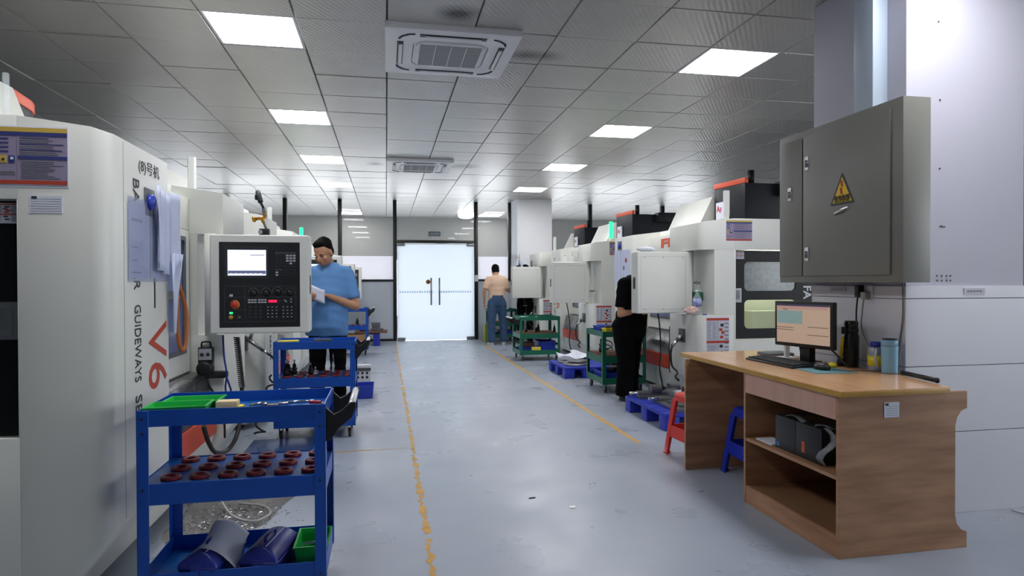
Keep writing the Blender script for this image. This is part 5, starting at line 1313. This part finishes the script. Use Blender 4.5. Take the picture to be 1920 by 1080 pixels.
# local frame: person faces -y, own left is +x
def person(label, x, y, rz, H, vox,  shirt_m, pants_m, shoe_m, head_off, head_rot, armL, armR, belly=0., shirt_z=.80, feet=((-.10, 0, -.2), (.10, 0, .2)), collar=1.44, sleeve=.55, skin=SKIN, lean=0., sole=None, wide=1., group=None):
    k = H/1.68
    t = thing('person', label, 'person', (x, y, 0), rz)
    def V(a, b, c): return Vector((a*k, (b-lean*max(0, c-.9))*k, c*k))
    hipz = .88
    # body
    m = MB()
    hc = V(*head_off); R = head_rot.to_3x3()
    head(m, hc, R, skin, k)
    neck_b = V(0, .025, 1.40)
    m.cyl(neck_b, hc+R @ Vector((0, .02, -.05)), .058*k, skin, r2=.052*k)
    eloft(m, [(z*k, 0, (cy-lean*max(0, z-.9))*k, rx*k, ry*k) for z, cy, rx, ry in ((.86, .0, .14, .09), (1.0, .0, .125, .085), (1.15, .0, .14, .095), (1.3, .01, .15, .095), (1.38, .02, .12, .07), (1.42, .025, .07, .055))], skin)
    sh = []
    for sx, arm in ((1, armL), (-1, armR)):
        S0 = V(.165*sx, .02, 1.34); E = V(*arm['e']); Wr = V(*arm['w'])
        limb(m, [(S0, .048*k), (S0.lerp(E, .5), .043*k), (E, .037*k), (E.lerp(Wr, .35), .037*k), (Wr, .025*k)], skin)
        hand(m, Wr, Vector(arm['hd']), Vector(arm['pn']), skin, arm.get('curl', .5), sx*arm.get('sd', 1), k*1.02)
        sh.append((sx, S0, E))
    for (fx_, fy, fa), sx in zip(feet, (-1, 1)):
        hp = V(.085*sx, .0, hipz); kn = Vector((fx_*k*.95, (fy-.01)*k, .47*k)).lerp(hp, .05); an = Vector((fx_*k, (fy+.02)*k, .09*k))
        limb(m, [(hp, .075*k), (kn, .052*k), (kn.lerp(an, .3), .050*k), (an, .034*k)], skin)
    sculpt(m, 'body', t, skin, .0075*vox, 2)
    face_bits(t, hc, R, k); hair(t, hc, R, k)
    # shirt
    m = MB(); b = belly
    lv = [(shirt_z, -.012-b*.5, .178+b*.3, .118+b*.6), (shirt_z+.08, -.018-b*.8, .180+b*.5, .128+b), (1.02, -.015-b, .175+b*.55, .125+b), (1.16, -.005-b*.5, .178+b*.3, .125+b*.5), (1.28, .008, .190, .122), (1.355, .015, .178, .100), (1.395, .022, .125, .078), (collar-.01, .026, .078, .068)]
    eloft(m, [(z*k, 0, (cy-lean*max(0, z-.9))*k, rx*k, ry*k) for z, cy, rx, ry in lv], shirt_m)
    for sx, S0, E in sh:
        e = S0.lerp(E, sleeve/.55*.78); dn = (E-S0).normalized()
        limb(m, [(S0+Vector((0, 0, -.006)), .068*k), (S0.lerp(e, .5), .070*k), (e, .066*k)], shirt_m, True)
        ell(m, S0+Vector((-sx*.03*k, 0, .004)), (.075*k, .068*k, .062*k), shirt_m)
    sculpt(m, 'shirt', t, shirt_m, .012*vox, 3, disp=wrinkle(x, .0045))
    # trousers
    m = MB()
    eloft(m, [(z*k, 0, cy*k, rx*k, ry*k) for z, cy, rx, ry in ((.80, 0, .168, .115), (.88, .0, .172, .122), (.98, 0, .155+b*.3, .110+b*.5), (1.02, 0, .150+b*.3, .105+b*.5))], pants_m)
    for (fx_, fy, fa), sx in zip(feet, (-1, 1)):
        hp = Vector((.088*sx*k, 0, .84*k)); kn = Vector((fx_*k*.95, (fy-.012)*k, .47*k)); an = Vector((fx_*k, (fy+.015)*k, .055*k))
        limb(m, [(hp, .092*k*wide), (kn, .070*k*wide), (kn.lerp(an, .5), .066*k*wide), (an, .068*k*wide)], pants_m, True)
    sculpt(m, 'trousers', t, pants_m, .013*vox, 3, disp=wrinkle(x+3, .004))
    for fx_, fy, fa in feet: shoe(t, fx_*k, fy*k, fa, shoe_m, sole)
    return t
TEEB = mat('blue_tshirt', '#5f8cc0', .9, bump=.35, bs=12, spec=.2); PBLK = mat('black_trousers', '#070709', .9, spec=.1); SHB = mat('black_shoe', '#16161a', .6)
TEEP = mat('beige_tshirt', '#d8b89e', .85, bump=.25, bs=14); JEAN = mat('blue_jeans', '#34506f', .85, var=.2, vs=8); SHW = mat('white_shoe', '#c9cacb', .6)
TEEK = mat('black_tshirt', '#08080a', .9, spec=.1); TEEG = mat('grey_tshirt', '#7c8180', .85, bump=.2, bs=18)
RX = lambda a, ax: Matrix.Rotation(radians(a), 4, ax)
P1 = person('man in a blue t-shirt and black trousers reading a sheet behind the second blue cart', -.53, 6.12, radians(-12), 1.70, 1,
    TEEB, PBLK, SHB, (-.02, -.06, 1.515), RX(-14, 'Z') @ RX(24, 'X') @ RX(-5, 'Y'),
    dict(e=(.265, -.03, 1.03), w=(.075, -.22, 1.13), hd=(-.80, -.25, .22), pn=(-.25, -.2, -.9), curl=.55, sd=-1), dict(e=(-.24, -.06, 1.05), w=(-.12, -.25, 1.10), hd=(.4, -.45, .1), pn=(.5, .1, .8), curl=.6, sd=1), belly=.035, shirt_z=.77)
pp = [[(-.70+.17*a/5, 5.80+.03*a/5-.02*b/5, 1.09+.12*b/5+.035*(1-a/5)+.012*math.sin(a)) for a in range(6)] for b in range(6)]
tag(MB().sheet(pp, .0012, PAPER).build('paper_sheet'), 'white sheet of paper held by the man in the blue t-shirt', 'paper')
P2 = person('man in a beige t-shirt and blue jeans seen from behind near the glass wall', 2.19, 12.70, radians(183), 1.66, 1.5,
    TEEP, JEAN, SHW, (.0, -.075, 1.50), RX(28, 'X') @ RX(0, 'Y'),
    dict(e=(.27, .04, 1.08), w=(.26, -.02, .85), hd=(0, -.1, -1), pn=(-1, 0, 0), curl=.35), dict(e=(-.255, -.02, 1.09), w=(-.17, -.22, 1.20), hd=(.4, -.6, .3), pn=(.3, -.2, .9), curl=.5),
    shirt_z=.80, feet=((-.14, 0, -.3), (.13, .05, .15)), lean=.12, sole=SHW, wide=1.2)
P3 = person('person in black t-shirt and black trousers, head hidden behind the nearest right control pendant', 2.535, 6.46, radians(30), 1.57, 1.2,
    TEEK, PBLK, SHB, (.03, -.10, 1.41), RX(34, 'X'),
    dict(e=(.20, -.10, 1.05), w=(.05, -.24, 1.02), hd=(-.9, -.2, .1), pn=(0, -.2, -.9), curl=.6, sd=-1), dict(e=(-.235, -.06, .99), w=(.0, -.20, 1.05), hd=(.9, -.2, .2), pn=(0, -.2, .9), curl=.6), belly=.03, shirt_z=.70, lean=.2, feet=((-.085, -.02, -.1), (.085, .03, .1)), wide=1.45)
P4 = person('person in a grey t-shirt and black trousers mostly hidden behind the farthest right pendant', 2.80, 12.83, radians(165), 1.66, 1.6,
    TEEG, PBLK, SHB, (.0, -.06, 1.50), RX(20, 'X'),
    dict(e=(.25, -.08, 1.08), w=(.10, -.25, 1.12), hd=(-.5, -.6, .1), pn=(0, 0, -1), curl=.4, sd=-1), dict(e=(-.25, -.08, 1.08), w=(-.10, -.25, 1.12), hd=(.5, -.6, .1), pn=(0, 0, -1), curl=.4),
    shirt_z=.78, lean=.1)
